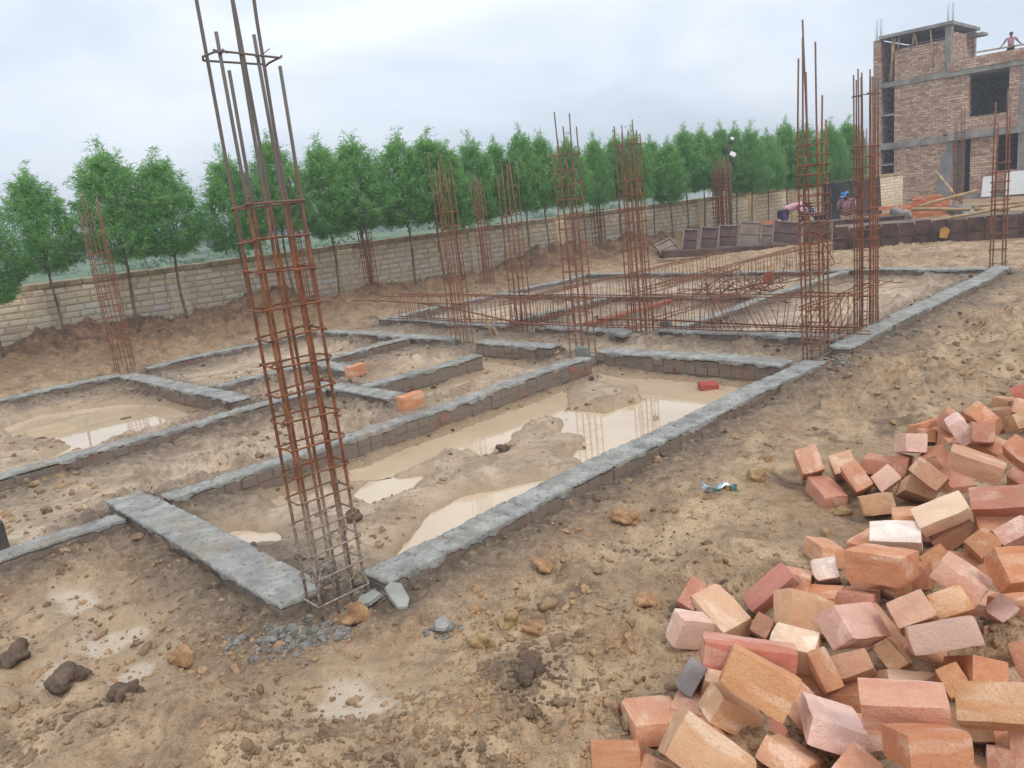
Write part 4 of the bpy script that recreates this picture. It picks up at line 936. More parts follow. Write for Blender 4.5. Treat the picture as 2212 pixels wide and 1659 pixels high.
def tree_proto(seed):
    'straight thin stem, rising limbs, a dense teardrop crown ending in several feathery tips'
    r = np.random.default_rng(seed); H = 3.35; hb = r.uniform(1.22, 1.42)
    mb = MB(); tp = [Vector((.02*math.sin(k*.9+seed), .02*math.cos(k*1.1+seed), -.3+(H-.1)*k/9)) for k in range(10)]
    mb.tube(tp, [.032-.0027*k for k in range(10)], 7)
    tips = [(0, 0, H)]+[(r.uniform(.12, .34)*math.cos(t), r.uniform(.12, .34)*math.sin(t), H*r.uniform(.74, .93)) for t in np.cumsum(r.uniform(1.2, 2.2, 4))]
    Bs, Ds, Ln, Wd, Tn = [], [], [], [], []
    ph = r.uniform(0, 6.28, 4)
    def twig(pc, td, tl, n, f, tone):
        u = r.uniform(0, 1, n)[:, None]
        b = pc+td*tl*u+r.normal(size=(n, 3))*.02
        dd = td*.55+r.normal(size=(n, 3))*.55+np.array([0, 0, -.1]); dd /= np.linalg.norm(dd, axis=1)[:, None]
        Bs.append(b); Ds.append(dd); Ln.append(r.uniform(.06, .125, n)); Wd.append(r.uniform(.011, .019, n)); Tn.append(np.clip(tone+r.normal(size=n)*.13, 0, 1))
    for k in range(640):
        f = r.uniform(0, 1)**1.15; th = r.uniform(0, 6.28)
        R = .60*(math.sin(math.pi*min(1, .10+.90*f**.68)))**.75*(1+.16*math.sin(2*th+ph[0]+3*f)+.14*math.sin(3*th+ph[1]-5*f)+.10*math.sin(9*f+ph[2]+th))
        q = r.uniform(.2, 1)**.5; z = hb+(H-.35-hb)*f
        pc = np.array([R*q*math.cos(th), R*q*math.sin(th), z+r.normal()*.03])
        td = np.array([math.cos(th)*.6, math.sin(th)*.6, r.uniform(.35, 1.1)])+r.normal(size=3)*.3; td /= np.linalg.norm(td)
        clump = .5*math.sin(4*th+ph[3]+7*f)
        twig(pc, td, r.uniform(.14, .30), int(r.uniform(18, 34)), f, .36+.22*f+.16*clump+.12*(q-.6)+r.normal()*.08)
    for tx, ty, tz in tips:
        b0 = np.array([tx*.45, ty*.45, tz-1.0])
        for k in range(44):
            u = k/44; pc = b0+(np.array([tx, ty, tz])-b0)*u+r.normal(size=3)*.10*(1-u)**.7
            td = np.array([tx*.5, ty*.5, 1.0])+r.normal(size=3)*.38; td /= np.linalg.norm(td); twig(pc, td, r.uniform(.10, .2), int(10+10*(1-u)), 1, .6+r.normal()*.08)
    for k in range(16):
        th = k*2.4; z0 = hb-.1+(H-1.2-hb)*k/16; l = r.uniform(.35, .6); p0 = Vector((0, 0, z0)); mb.tube([p0, p0+Vector((math.cos(th)*l*.35, math.sin(th)*l*.35, l*.45)), p0+Vector((math.cos(th)*l*.62, math.sin(th)*l*.62, l*1.0))], [.011, .007, .003], 4)
    return mb.mesh('trunk'), leaf_mesh('crown', np.vstack(Bs), np.vstack(Ds), np.concatenate(Ln), np.concatenate(Wd), np.concatenate(Tn))
PROT = [tree_proto(20+i) for i in range(7)]
TREES = [(-70,470),(47,350),(211,300),(328,318),(475,318),(573,283),(681,292),(751,285),(853,277),(918,277),(962,301),(1010,285),(1064,292),(1119,270),(1162,280),(1222,287),(1280,285),(1325,281),(1362,274),(1402,290),(1440,294),(1475,267),(1513,267),(1553,263),(1585,262),(1619,263),(1655,276),(1695,252),(1738,262),(1792,254),(1832,250)]
ORD = 'first second third fourth fifth sixth seventh eighth ninth tenth eleventh twelfth thirteenth fourteenth fifteenth sixteenth seventeenth eighteenth nineteenth twentieth'.split()
rt = random.Random(5)
for i, (px, py) in enumerate(TREES):
    t0 = 1.25+rt.uniform(-.2, .2); s, zt = ray_wall(px, py, t0); x, y = wpt(s, t0); zg = gz(x, y)
    root = empty('young_tree', (x, y, zg), rt.uniform(0, 6.28)); k = (zt-zg)/3.42; w = k*rt.uniform(.88, 1.08)*rt.uniform(.88, 1.08)*(1.18 if i < 4 else 1.08 if i < 10 else 1.02); root.scale = (w, w, k)
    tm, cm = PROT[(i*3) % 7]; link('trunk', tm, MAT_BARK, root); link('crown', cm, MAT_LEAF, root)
    n = len(TREES)
    if i == 0: lab = 'young tree cut by the left edge of the picture'
    elif i < 16: lab = 'slender young tree, %s whole one from the left in the wall row' % ORD[i-1]
    elif i < n-1: lab = 'slender young tree, %s from the building end of the wall row' % ORD[n-2-i+1]
    else: lab = 'young tree nearest the brick building in the wall row'
    tag(root, lab, 'tree', 'row of young trees along the boundary wall')
# ================================================================ beyond the wall
m = N('far_foliage'); at = m.attr('tone')
MAT_FAR = m.out(m.ramp(at.outputs['Fac'], [(0, lin(62, 92, 60)), (.6, lin(88, 124, 76)), (1, lin(118, 148, 96))]), .8)
Bs, Ds, Ln, Wd, Tn = [], [], [], [], []
rf = np.random.default_rng(77)
for k in range(620):
    th = rf.uniform(-.85, .85)
    if rf.random() < .25: r = rf.uniform(40, 130); hgt = rf.uniform(.3, 1.1); sp = rf.uniform(.6, 1.6)
    else: r = rf.uniform(150, 420); hgt = rf.uniform(2.5, 5.5); sp = rf.uniform(4, 10)
    cx, cy = r*math.sin(th), r*math.cos(th)
    if wall_st(cx, cy)[1] > -6: continue
    n = 170; q = rf.normal(size=(n, 3)); q /= np.linalg.norm(q, axis=1)[:, None]; q *= rf.uniform(.4, 1, (n, 1))**.4
    Bs.append(np.array([cx, cy, -.4+hgt*.45])+q*np.array([sp, sp, hgt*.6])); d = rf.normal(size=(n, 3)); Ds.append(d/np.linalg.norm(d, axis=1)[:, None])
    sz = sp*.2; Ln.append(rf.uniform(.6, 1.3, n)*sz); Wd.append(rf.uniform(.4, .9, n)*sz); Tn.append(np.clip(rf.normal(.45, .2)+rf.normal(size=n)*.15, 0, 1))
tag(link('far_scrub', leaf_mesh('far_scrub', np.vstack(Bs), np.vstack(Ds), np.concatenate(Ln), np.concatenate(Wd), np.concatenate(Tn)), MAT_FAR), 'distant scrub and tree belt on the green fields', 'scrub', kind='stuff')
MAT_WHITE = simple('white_plaster', lin(214, 216, 214), lin(232, 232, 228), 2, .8, .2, 20)
MAT_DARK = simple('opening_shade', lin(34, 34, 36), lin(48, 46, 46), 2, .9, .1)  # near-black colour stands in for the shade inside door and window
hp = dirp(1535, 414, 62); root = empty('white_house', (hp.x, hp.y, -.3), .5); tag(root, 'small white house in the fields seen under the tree crowns', 'house')
mb = MB(); mb.box((0, 0, 1.05), (4.4, 3.2, 2.1)); mb.build('wall', MAT_WHITE, root)
mb = MB(); mb.box((0, 0, 2.18), (4.8, 3.6, .16)); mb.build('roof', simple('house_roof', lin(170, 168, 164), lin(190, 188, 184)), root)
mb = MB(); mb.box((-.9, -1.6, .85), (.8, .06, 1.7)); mb.build('door', MAT_DARK, root)
mb = MB(); mb.box((1.0, -1.6, 1.2), (.8, .06, .8)); mb.build('window', MAT_DARK, root)
# ================================================================ brick building
m = N('building_brick'); o = m.obj(); sx = m.sep(o); cmb = m.n.new('ShaderNodeCombineXYZ')
m.l.new(m.math('ADD', sx[0], sx[1]), cmb.inputs[0]); m.l.new(sx[2], cmb.inputs[1])
wv = m.n.new('ShaderNodeVectorMath'); wv.operation = 'ADD'; m.l.new(cmb.outputs[0], wv.inputs[0])
nz = m.n.new('ShaderNodeTexNoise'); nz.inputs['Scale'].default_value = 7; m.l.new(o, nz.inputs['Vector']); sc = m.n.new('ShaderNodeVectorMath'); sc.operation = 'SCALE'; sc.inputs['Scale'].default_value = .03; m.l.new(nz.outputs['Color'], sc.inputs[0]); m.l.new(sc.outputs[0], wv.inputs[1])
bt = m.n.new('ShaderNodeTexBrick'); m.l.new(wv.outputs[0], bt.inputs['Vector'])
for k, v in (('Scale', 1.0), ('Mortar Size', .016), ('Mortar Smooth', .35), ('Bias', -.1), ('Brick Width', .25), ('Row Height', .092)): bt.inputs[k].default_value = v
bt.inputs['Color1'].default_value = lin(152, 114, 94); bt.inputs['Color2'].default_value = lin(222, 192, 166); bt.inputs['Mortar'].default_value = lin(134, 118, 106)
c = m.mix(m.ramp(m.noise(o, 1.1, 4, .6), [(.45, 0), (.65, .5)]), bt.outputs['Color'], lin(160, 118, 98))
c = m.mix(m.ramp(m.noise(o, 9, 3, .6), [(.5, 0), (.7, .6)]), c, lin(222, 192, 166))
MAT_BB = m.out(c, .85, m.bump(bt.outputs['Fac'], -.5, .02), .2)
MAT_CONC = simple('raw_concrete', lin(122, 114, 108), lin(160, 156, 150), 2.5, .85, .4, 18, .02)
MAT_BAM = simple('bamboo', lin(150, 122, 88), lin(186, 160, 124), 7, .7, .2, 30)
MAT_PLANK = simple('plank_wood', lin(136, 112, 86), lin(182, 158, 128), 5, .8, .3, 30)
bo = V3(33.5, 0, 0); broot = empty('brick_building', (bo.x, bo.y, 0)); broot.rotation_euler.z = ANG - math.pi/2
tag(broot, 'unfinished brick building with a stair tower and empty window openings', 'building')
# local x runs to the right along the front, y into the building; front plane y=0
def bx(mb, x0, x1, y0, y1, z0, z1): mb.box(((x0+x1)/2, (y0+y1)/2, (z0+z1)/2), (x1-x0, y1-y0, z1-z0))
mb = MB()
bx(mb, -12.56, -12.27, 0, .3, -.5, 6.34)                                        # tower pier
for z0, z1 in ((-.5, 2.17), (2.42, 4.52), (4.72, 5.86)): bx(mb, -11.77, -9.99, .02, .25, z0, z1)
bx(mb, -12.50, -12.3, .3, 3.2, -.5, 6.3)                                        # tower flank
bx(mb, -9.97, -9.8, .3, 2.5, 4.78, 6.12)                                         # tower side above the roof
bx(mb, -12.4, -9.8, 3.0, 3.2, -.5, 6.3)
bx(mb, -9.985, -9.65, .01, .24, .2, 2.2); bx(mb, -9.05, -8.2, .01, .24, .2, 2.2); bx(mb, -8.2, -7.49, .01, .24, .2, .94)
bx(mb, -9.985, -9.14, .01, .24, 2.46, 4.5); bx(mb, -9.14, -7.87, .01, .24, 2.46, 2.98); bx(mb, -7.87, -7.52, .01, .24, 2.46, 4.5)
bx(mb, -7.2, -5.8, .01, .24, .2, 4.5); bx(mb, -4.4, -1.5, .01, .24, .2, 4.5); bx(mb, -5.8, -4.4, .01, .24, .2, .94); bx(mb, -5.8, -4.4, .01, .24, 2.46, 2.98)
bx(mb, -9.86, -1.5, -.12, .14, 4.68, 5.06); bx(mb, -9.9, -1.5, 5.0, 5.25, -.5, 5.0); bx(mb, -1.5, -1.26, 0, 5.25, -.5, 5.0); bx(mb, -11.3, -10.0, .9, 1.1, -.4, 2.1)
bx(mb, -9.84, -9.6, .3, 5.0, -.5, 4.5)
mb.build('brick_wall', MAT_BB, broot)
mb = MB()
bx(mb, -12.565, -9.78, -.02, .32, 2.175, 2.418); bx(mb, -12.565, -9.86, -.02, .32, 4.525, 4.718); bx(mb, -9.985, -9.78, -.01, .26, 4.72, 6.33)
bx(mb, -12.3, -9.7, -.16, 3.25, 6.335, 6.45); bx(mb, -12.27, -11.78, -.0, .9, 3.45, 3.53); bx(mb, -12.27, -11.78, .0, .9, .95, 1.05); bx(mb, -12.27, -11.78, .0, .9, 1.55, 1.62)
bx(mb, -9.9, -1.4, -.1, .28, 4.505, 4.675); bx(mb, -9.78, -1.4, -.16, .28, 2.21, 2.455); bx(mb, -10.0, -1.4, -.06, .3, -.5, .195)
bx(mb, -7.515, -7.205, -.03, .26, .2, 4.5); bx(mb, -9.6, -1.5, .29, 5.0, 2.25, 2.4); bx(mb, -9.6, -1.5, .29, 5.0, 4.45, 4.6); bx(mb, -9.6, -1.5, .29, 5.0, -.4, .1)
bx(mb, -12.28, -10.0, 1.2, 3.0, 2.2, 2.4); bx(mb, -12.28, -10.0, 1.2, 3.0, 4.55, 4.7); bx(mb, -9.795, -9.25, 1.9, 2.6, 6.0, 6.1)
mb.build('concrete_frame', MAT_CONC, broot)
mb = MB(); pts_ = [(-10.12, 1.3), (-10.02, 1.7), (-9.9, 1.95), (-9.75, 2.12), (-9.66, 2.15), (-9.66, .22), (-10.16, .22), (-10.2, .7)]
mb.add([(x, .006, z) for x, z in pts_]+[(x, .02, z) for x, z in pts_], [tuple(range(8)), tuple(range(15, 7, -1))]+[(i, (i+1) % 8, 8+(i+1) % 8, 8+i) for i in range(8)]); mb.build('plaster_patch', simple('grey_plaster', lin(120, 120, 118), lin(146, 146, 142), 3), broot)
mb = MB(); bx(mb, -9.6, -9.3, .3, .36, .2, 2.2); mb.build('door_jamb', simple('grey_jamb', lin(96, 100, 102), lin(112, 116, 118)), broot)
for xx, z0, z1, dx in ((-11.86, 4.75, 6.32, .02), (-11.95, 4.72, 6.3, .22), (-11.62, 5.86, 6.3, .02), (-10.95, 5.86, 6.3, -.08), (-10.35, 4.95, 6.3, -.14), (-11.1, 5.86, 6.3, .03)):
    mb = MB(); mb.tube([(xx, -.04, z0), (xx+dx, -.02, z1)], .032, 6); mb.build('bamboo_prop', MAT_BAM, broot)
for xx in (-12.4, -9.86):
    for k in range(4):
        mb = MB(); mb.tube([(xx+.16*(k % 2)-.08, .06+.14*(k//2), 6.3), (xx+.16*(k % 2)-.08, .06+.14*(k//2), 7.05+.03*k)], .016, 5); mb.build('starter_bar', simple('pale_bar', lin(186, 190, 194), lin(200, 202, 206)) if k == 0 and xx < -12 else bpy.data.materials['pale_bar'], broot)
# white sheets leaning at the foot of the building
for i, (x0, x1, h, lab) in enumerate(((-8.5, -8.15, .75, 'narrow white sheet leaning on the building left of the big one'), (-7.75, -5.6, .85, 'big pale sheet leaning on the building at the right edge'))):
    q = broot.matrix_basis @ Vector(((x0+x1)/2, -.45, .05)); mb = MB(); mb.box((0, 0, h/2), (x1-x0, .05, h), Matrix.Rotation(-.3, 3, 'X')); o = mb.build('sheet', MAT_WHITE); o.location = q; o.rotation_euler.z = broot.rotation_euler.z; tag(o, lab, 'sheet')
# ================================================================ shutters, bricks, poles
MAT_STEEL = simple('stained_shutter_steel', lin(72, 54, 50), lin(108, 84, 74), 3, .65, .3, 25, .01, .3)
MAT_STEEL2 = simple('pale_shutter_steel', lin(112, 96, 88), lin(146, 128, 116), 4, .65, .3, 25, .01, .3)
MAT_EDGE = simple('worn_steel_edge', lin(104, 92, 86), lin(150, 138, 130), 9, .6, .2, 25)
def shutter(px, py, dist, w, h, tilt, lean, label, mat=MAT_STEEL, rz=0.0):
    q = dirp(px, py, dist); root = empty('steel_shutter', (q.x, q.y, q.z)); tag(root, label, 'steel shutter', 'steel shuttering plates')
    M = Matrix.Rotation(-.12+rz, 3, 'Z') @ Matrix.Rotation(-lean, 3, 'X') @ Matrix.Rotation(-tilt, 3, 'Y')
    root.rotation_euler = M.to_euler()
    mb = MB(); mb.box((0, 0, h/2), (w-.05, .012, h-.05)); mb.box((0, -.012, h*.52), (w-.06, .03, .028)); mb.build('plate', mat, root)
    mb = MB()
    for x in (-w/2, w/2): mb.box((x, -.01, h/2), (.032, .055, h+.03))
    for z in (.0, h): mb.box((0, -.012, z), (w-.034, .05, .032))
    mb.build('frame', MAT_EDGE, root)
shutter(1489, 541, 18.9, .35, .51, -.17, .28, 'leftmost upright dark shutter plate in the leaning row')
shutter(1530, 538, 18.9, .43, .53, -.17, .28, 'dark shutter plate second in the leaning row, with a bright right edge')
shutter(1572, 534, 19.0, .45, .53, -.13, .28, 'rusty shutter plate behind the reddish cage by the pole')
shutter(1618, 532, 18.9, .50, .58, -.16, .28, 'pale brown shutter plate in the middle of the leaning row', MAT_STEEL2)
shutter(1652, 529, 19.4, .42, .50, -.16, .3, 'greyish shutter plate set back in the leaning row', MAT_STEEL2)
shutter(1698, 528, 18.8, .68, .55, -.2, .28, 'widest dark shutter plate before the man in the striped shirt')
shutter(1452, 549, 18.6, .5, .40, .3, .7, 'low slanting brown shutter plate at the left end of the row', MAT_STEEL2, .4)
def long_box(pxa, pya, pxb, pyb, da, db, w, h, name, label, mat, cat):
    A = dirp(pxa, pya, da); B = dirp(pxb, pyb, db); mb = MB(); mb.beam(A, B, w, h, 0, .01); return tag(mb.build(name, mat), label, cat)
long_box(1430, 551, 1760, 533, 18.5, 18.7, .3, .2, 'steel_channel', 'long dark steel channel under the leaning shutters', MAT_STEEL, 'channel')
long_box(1420, 561, 1600, 551, 18.1, 18.3, .12, .04, 'plank', 'pale plank on the ground before the dark steel channel', MAT_PLANK, 'plank')
long_box(1590, 553, 1690, 550, 18.1, 18.2, .3, .05, 'plank', 'broad grey white plank before the widest shutter plate', MAT_EDGE, 'plank')
# dark shuttering round the plinth on the right
A = Vector((*gp(1800, 541, 0), 0)); B = Vector((*gp(2330, 505, 0), 0)); d = (B-A).normalized(); L = (B-A).length
root = empty('shuttering_wall', (A+B)/2); root.rotation_euler.z = math.atan2(d.y, d.x); tag(root, 'long row of dark stained shutters standing round the plinth', 'shuttering')
n = 14; rs = random.Random(2)
for i in range(n):
    u = -L/2+(i+.5)*L/n; h = .52+rs.uniform(-.02, .02); mb = MB(); mb.box((u, 0, h/2-.05), (L/n-.02, .03, h), Matrix.Rotation(rs.uniform(-.03, .03), 3, 'X')); mb.box((u, -.025, h*.45), (L/n-.05, .03, .03)); 
    for e in (-1, 1): mb.box((u+e*(L/n/2-.02), -.022, h/2-.05), (.025, .035, h-.03))
    mb.build('steel_panel', MAT_STEEL if rs.random() < .75 else MAT_STEEL2, root)
mb = MB(); mb.box((0, .9, .2), (L, 1.7, .42)); mb.build('fill', simple('plinth_fill', lin(106, 92, 80), lin(140, 124, 106), 3, .9, .6, 14, .03), root)
mb = MB(); mb.add([(-.09, -.07, -.1), (.05, -.06, -.13), (.1, -.05, .04), (.02, -.065, .11), (-.07, -.055, .07), (-.09, -.045, -.1), (.05, -.04, -.13), (.1, -.03, .04), (.02, -.045, .11), (-.07, -.035, .07)], [(0, 1, 2, 3, 4), (9, 8, 7, 6, 5)]+[(i, (i+1) % 5, 5+(i+1) % 5, 5+i) for i in range(5)])
o = mb.build('yellow_patch', simple('yellow_stain', lin(170, 124, 52), lin(190, 148, 76)), root); o.location = (-L*.02, 0, .22)
shutter(1838, 530, 18.4, .85, .62, -.02, .1, 'dark shutter with a pale top edge below the man in the cap', MAT_STEEL, -.25)
shutter(1925, 512, 18.6, .62, .5, 0, .08, 'dark shutter with a pale rim right of the dense cages', MAT_STEEL, -.25)
shutter(1766, 528, 18.8, .62, .56, -.05, .2, 'dark shutter plate seen through the biggest red cage')
def pole(pts, r, label, name='bamboo_pole', mat=MAT_BAM, cat='pole'):
    P = [dirp(*p) for p in pts]; Q = []
    for i in range(len(P)-1):
        for k in range(5): Q.append(P[i]+(P[i+1]-P[i])*(k/5)+Vector((0, 0, .01*math.sin(i*5+k))))
    Q.append(P[-1]); mb = MB(); mb.tube(Q, [r*(1.05 if k % 2 else .95) for k in range(len(Q))], 7); return tag(mb.build(name, mat), label, cat)
pole([(1640, 556, 16.8), (1790, 527, 16.6), (2000, 478, 16.3), (2240, 438, 15.8)], .035, 'long pale bamboo pole sloping up along the dark shuttering')
pole([(1985, 446, 18.0), (2110, 411, 18.0)], .035, 'pale pole slanting up over the grey rubble before the door')
pole([(1970, 452, 17.9), (2095, 452, 17.5)], .04, 'pole lying level below the slanting one')
pole([(2105, 452, 17.6), (2200, 456, 17.0)], .045, 'short yellowish pole on the plinth at the right')
pole([(1985, 478, 17.2), (2075, 468, 17.0)], .03, 'thin pale batten on the edge of the dark shuttering')
pole([(2020, 370, 24.5), (2072, 432, 23.0)], .05, 'brown plank leaning beside the orange brick stack', 'plank', MAT_PLANK, 'plank')
pole([(2100, 447, 17.9), (2212, 436, 17.2)], .03, 'thin crooked pole along the top of the plinth')
bv, bf = icosphere(3)
for i, (px, py, dd, s, lab) in enumerate(((2080, 464, 18.2, .26, 'grey lump of rubble behind the dark shuttering'), (1945, 468, 19.5, .22, 'dark grey earth lump beside the orange brick stack'))):
    q = dirp(px, py, dd); me = mesh_np('rubble_lump', lump_verts(bv, (s*1.3, s, s), 70+i, .5), bf); tag(link('rubble_lump', me, MAT_CONC, loc=(q.x, q.y, max(q.z, .25))), lab, 'rubble')
# stacks of orange bricks
sb = [stone_mesh((.24, .115, .105), 700+i) for i in range(4)]
def stack(pa, pb, da, db, z0, rows, cols, cut, label, group, seed):
    r = random.Random(seed); A = dirp(*pa, da); B = dirp(*pb, db); d = B-A; d.z = 0; L = d.length; d.normalize()
    for k in range(rows):
        for i in range(cols):
            if cut(i/cols, k, r): continue
            q = A+d*(L*(i+.5)/cols); o = link('brick', sb[r.randrange(4)], MAT_STONE, loc=(q.x+r.uniform(-.01, .01), q.y+r.uniform(-.02, .02), z0+.052+.106*k))
            o.rotation_euler.z = math.atan2(d.y, d.x)+r.uniform(-.06, .06); g = r.uniform(-10, 8); o.color = lin(212+g, 138+g, 100+g); tag(o, label, 'brick', group)
stack((1897, 445), (2050, 428), 23.5, 22.6, .0, 6, 10, lambda f, k, r: (k > 3 and f < .45) or (k == 5 and r.random() < .3) or (f < .25 and k == 2), 'orange brick in the low stack in front of the brick building', 'orange brick stack before the building', 1)
stack((1590, 476), (1690, 468), 22.5, 22.5, .0, 4, 8, lambda f, k, r: k == 3 and r.random() < .4, 'orange brick in the low row between the pole and the block wall', 'orange bricks by the pole', 2)
q = dirp(1842, 425, 26.5); mb = MB(); mb.box((0, 0, 0), (1.9, .05, 1.35), Matrix.Rotation(-.12, 3, 'X')); o = mb.build('tarpaulin_screen', simple('dark_tarpaulin', lin(52, 52, 56), lin(76, 74, 76), 3, .8, .5, 8, .04)); o.location = (q.x, q.y, .55); tag(o, 'dark screen hung behind the man in the blue cap', 'screen')
# floodlight pole
q = dirp(1578, 500, 21.0); root = empty('light_pole', (q.x, q.y, 0)); tag(root, 'wooden pole carrying a white floodlight before the tree row', 'light pole')
top = dirp(1588, 290, 21.0).z; mb = MB(); mb.tube([(0, 0, -.1), (.03, 0, top*.5), (.10, .02, top)], [.055, .05, .04], 8); mb.build('pole', simple('dark_pole', lin(74, 64, 58), lin(106, 94, 86)), root)
MAT_LAMP = simple('lamp_white', lin(222, 226, 230), lin(236, 238, 240), 3, .4)
for z, s, n in ((dirp(1590, 333, 21.0).z, .07, 0), (dirp(1590, 299, 21.0).z, .04, 1)):
    mb = MB(); mb.box((.12, -.07, z), (s*2.2, .07, s*1.7), Matrix.Rotation(.5, 3, 'Y') @ Matrix.Rotation(-.3, 3, 'X'), .01); mb.build('floodlight', MAT_LAMP, root)
    mb = MB(); mb.tube([(.05, 0, z-.05), (.12, -.03, z)], .012, 5); mb.build('bracket', MAT_EDGE, root)
# mortar blocks at the cage feet
MAT_MORT = simple('grey_mortar', lin(112, 112, 108), lin(142, 142, 136), 6, .85, .4, 40, .008)
for px, py, lab, h in ((975, 762, 'left grey mortar block at the end of the back footing', .22), (1262, 792, 'right grey mortar block at the end of the pale back footing', .25), (1440, 722, 'narrow grey mortar block under the rebar beam', .2), (1120, 716, 'dark grey mortar lump beside the stick of wood', .16)):
    x, y = gp(px, py, -.03); mb = MB(); mb.box((0, 0, h/2-.06), (.16, .07, h), Matrix.Rotation(.05, 3, 'Y'), .015); o = mb.build('mortar_block', MAT_MORT); o.location = (x, y, 0); o.rotation_euler.z = ANG+math.pi/2; tag(o, lab, 'mortar block')
x, y = gp(2, 1195, .0); mb = MB(); mb.box((0, 0, .06), (.14, .14, .3), None, .015); o = mb.build('concrete_post', simple('dark_post', lin(70, 66, 62), lin(94, 88, 82))); o.location = (x-.03, y, 0); o.rotation_euler.z = ANG; tag(o, 'dark concrete stub cut by the left edge beside the short footing', 'stub')
def shard(px, py, pts, th, rot, label, mat, name, cat, zoff=.02):
    x, y = gp(px, py, 0.02); n = len(pts); mb = MB(); mb.add([(a, b, .0) for a, b in pts]+[(a*.94, b*.94, th) for a, b in pts], [tuple(range(n))[::-1], tuple(range(n, 2*n))]+[(i, (i+1) % n, n+(i+1) % n, n+i) for i in range(n)])
    o = mb.build(name, mat); o.location = (x, y, gz(x, y)+zoff); o.rotation_euler = rot; return tag(o, label, cat)
MAT_SLATE = simple('slate', lin(142, 142, 136), lin(164, 164, 156), 8, .8, .3, 40, .004)
shard(862, 1322, [(-.055, .02), (-.03, .055), (.02, .05), (.06, -.03), (.05, -.075), (.01, -.085), (-.03, -.03)], .014, (.5, .3, .2), 'flat grey slate shard leaning by the tall cage foot', MAT_SLATE, 'slate_shard', 'shard', .03)
shard(800, 1330, [(-.06, 0), (-.02, .04), (.05, .03), (.07, -.02), (0, -.03)], .02, (.2, -.3, .4), 'curved grey cement flake next to the slate shard', MAT_SLATE, 'cement_flake', 'shard')
shard(955, 1362, [(-.05, -.01), (-.01, .03), (.05, .03), (.03, -.03), (-.02, -.04)], .012, (.25, .1, .9), 'small slate piece in the foreground mud', MAT_SLATE, 'slate_shard', 'shard')
shard(1340, 738, [(-.14, 0), (-.05, .1), (.1, .09), (.15, -.02), (0, -.11)], .03, (.3, .1, .2), 'grey slab tilted in the trench between the cages', MAT_MORT, 'mortar_slab', 'shard', .08)
shard(2085, 603, [(-.1, 0), (0, .08), (.14, .05), (.1, -.05)], .02, (.1, .1, 0), 'dark flat slab lying beside the far corner footing', MAT_MORT, 'mortar_slab', 'shard')
x, y = gp(1070, 728, 0); mb = MB(); mb.beam((-.02, 0, -.02), (-.1, .05, .2), .05, .02); mb.beam((.05, -.03, -.02), (-.02, .02, .12), .05, .02)
o = mb.build('wood_offcut', MAT_PLANK); o.location = (x, y, gz(x, y)); tag(o, 'pale split wood offcut poking out of the trench', 'wood')
# crumpled foil wrapper
m = N('foil'); o_ = m.obj(); MAT_FOIL = m.out(m.mix(m.ramp(m.noise(o_, 14, 3), [(.45, 0), (.55, 1)]), lin(206, 212, 216), lin(112, 160, 160)), .28, None, .5, .55)
V = []; nx, ny = 18, 7
for i in range(nx):
    for j in range(ny):
        u = i/(nx-1)-.5; v_ = j/(ny-1)-.5; c0 = .05*math.sin(u*7)
        V.append((u*.2, v_*.045*(1+.5*math.sin(u*11))+c0*.7, .012*math.sin(u*13+v_*4)+.012*math.sin(v_*9+u*5)+rng.normal()*.003+.02))
F_ = [(i*ny+j, (i+1)*ny+j, (i+1)*ny+j+1, i*ny+j+1) for i in range(nx-1) for j in range(ny-1)]
me = bpy.data.meshes.new('wrapper'); me.from_pydata(V, [], F_); me.update(); x, y = gp(1553, 1066, .01); o = link('wrapper', me, MAT_FOIL, loc=(x, y, gz(x, y)+.005)); o.rotation_euler.z = -.35; md = o.modifiers.new('s', 'SOLIDIFY'); md.thickness = .001
tag(o, 'crumpled silver and teal wrapper on the bare mud', 'wrapper')
# ================================================================ people
def skin_obj(name, joints, edges, root_i, mat, parent, sub=2):
    me = bpy.data.meshes.new(name); me.from_pydata([j[0] for j in joints], edges, [])
    o = bpy.data.objects.new(name, me); COL.objects.link(o)
    md = o.modifiers.new('k', 'SKIN'); md.use_smooth_shade = True
    sv = me.skin_vertices[0].data
    for i, j in enumerate(joints):
        r = j[1]; sv[i].radius = (r, r) if not hasattr(r, '__len__') else r
        sv[i].use_root = (i == root_i)
    s2 = o.modifiers.new('s', 'SUBSURF'); s2.levels = sub; s2.render_levels = sub
    dg = bpy.context.evaluated_depsgraph_get(); em = bpy.data.meshes.new_from_object(o.evaluated_get(dg))
    bpy.data.objects.remove(o); em.name = name; em.materials.clear()
    for pl in em.polygons: pl.use_smooth = True
    return link(name, em, mat, parent)
MAT_SKIN = simple('brown_skin', lin(104, 70, 54), lin(124, 84, 64), 20, .6, .1)
MAT_HAIR = simple('black_hair', lin(24, 22, 22), lin(36, 32, 30), 30, .6, .3)
def cloth(name, c1, c2, pat):
    m = N(name); o = m.obj(); s = m.sep(o)
    if pat == 'stripe': f = m.ramp(m.math('FRACT', m.math('MULTIPLY', m.math('ADD', s[0], m.math('MULTIPLY', s[2], .35)), 22)), [(.48, 0), (.52, 1)])
    elif pat == 'check':
        f = m.math('MULTIPLY', m.ramp(m.math('FRACT', m.math('MULTIPLY', s[2], 14)), [(.4, 0), (.45, 1)]), m.ramp(m.math('FRACT', m.math('MULTIPLY', m.math('ADD', s[1], s[0]), 14)), [(.4, 0), (.45, 1)]))
    else: f = m.ramp(m.noise(o, 22, 4, .7), [(.46, 0), (.54, 1)])
    return m.out(m.mix(f, c1, c2), .85, m.bump(m.noise(o, 15, 3), .3, .02))
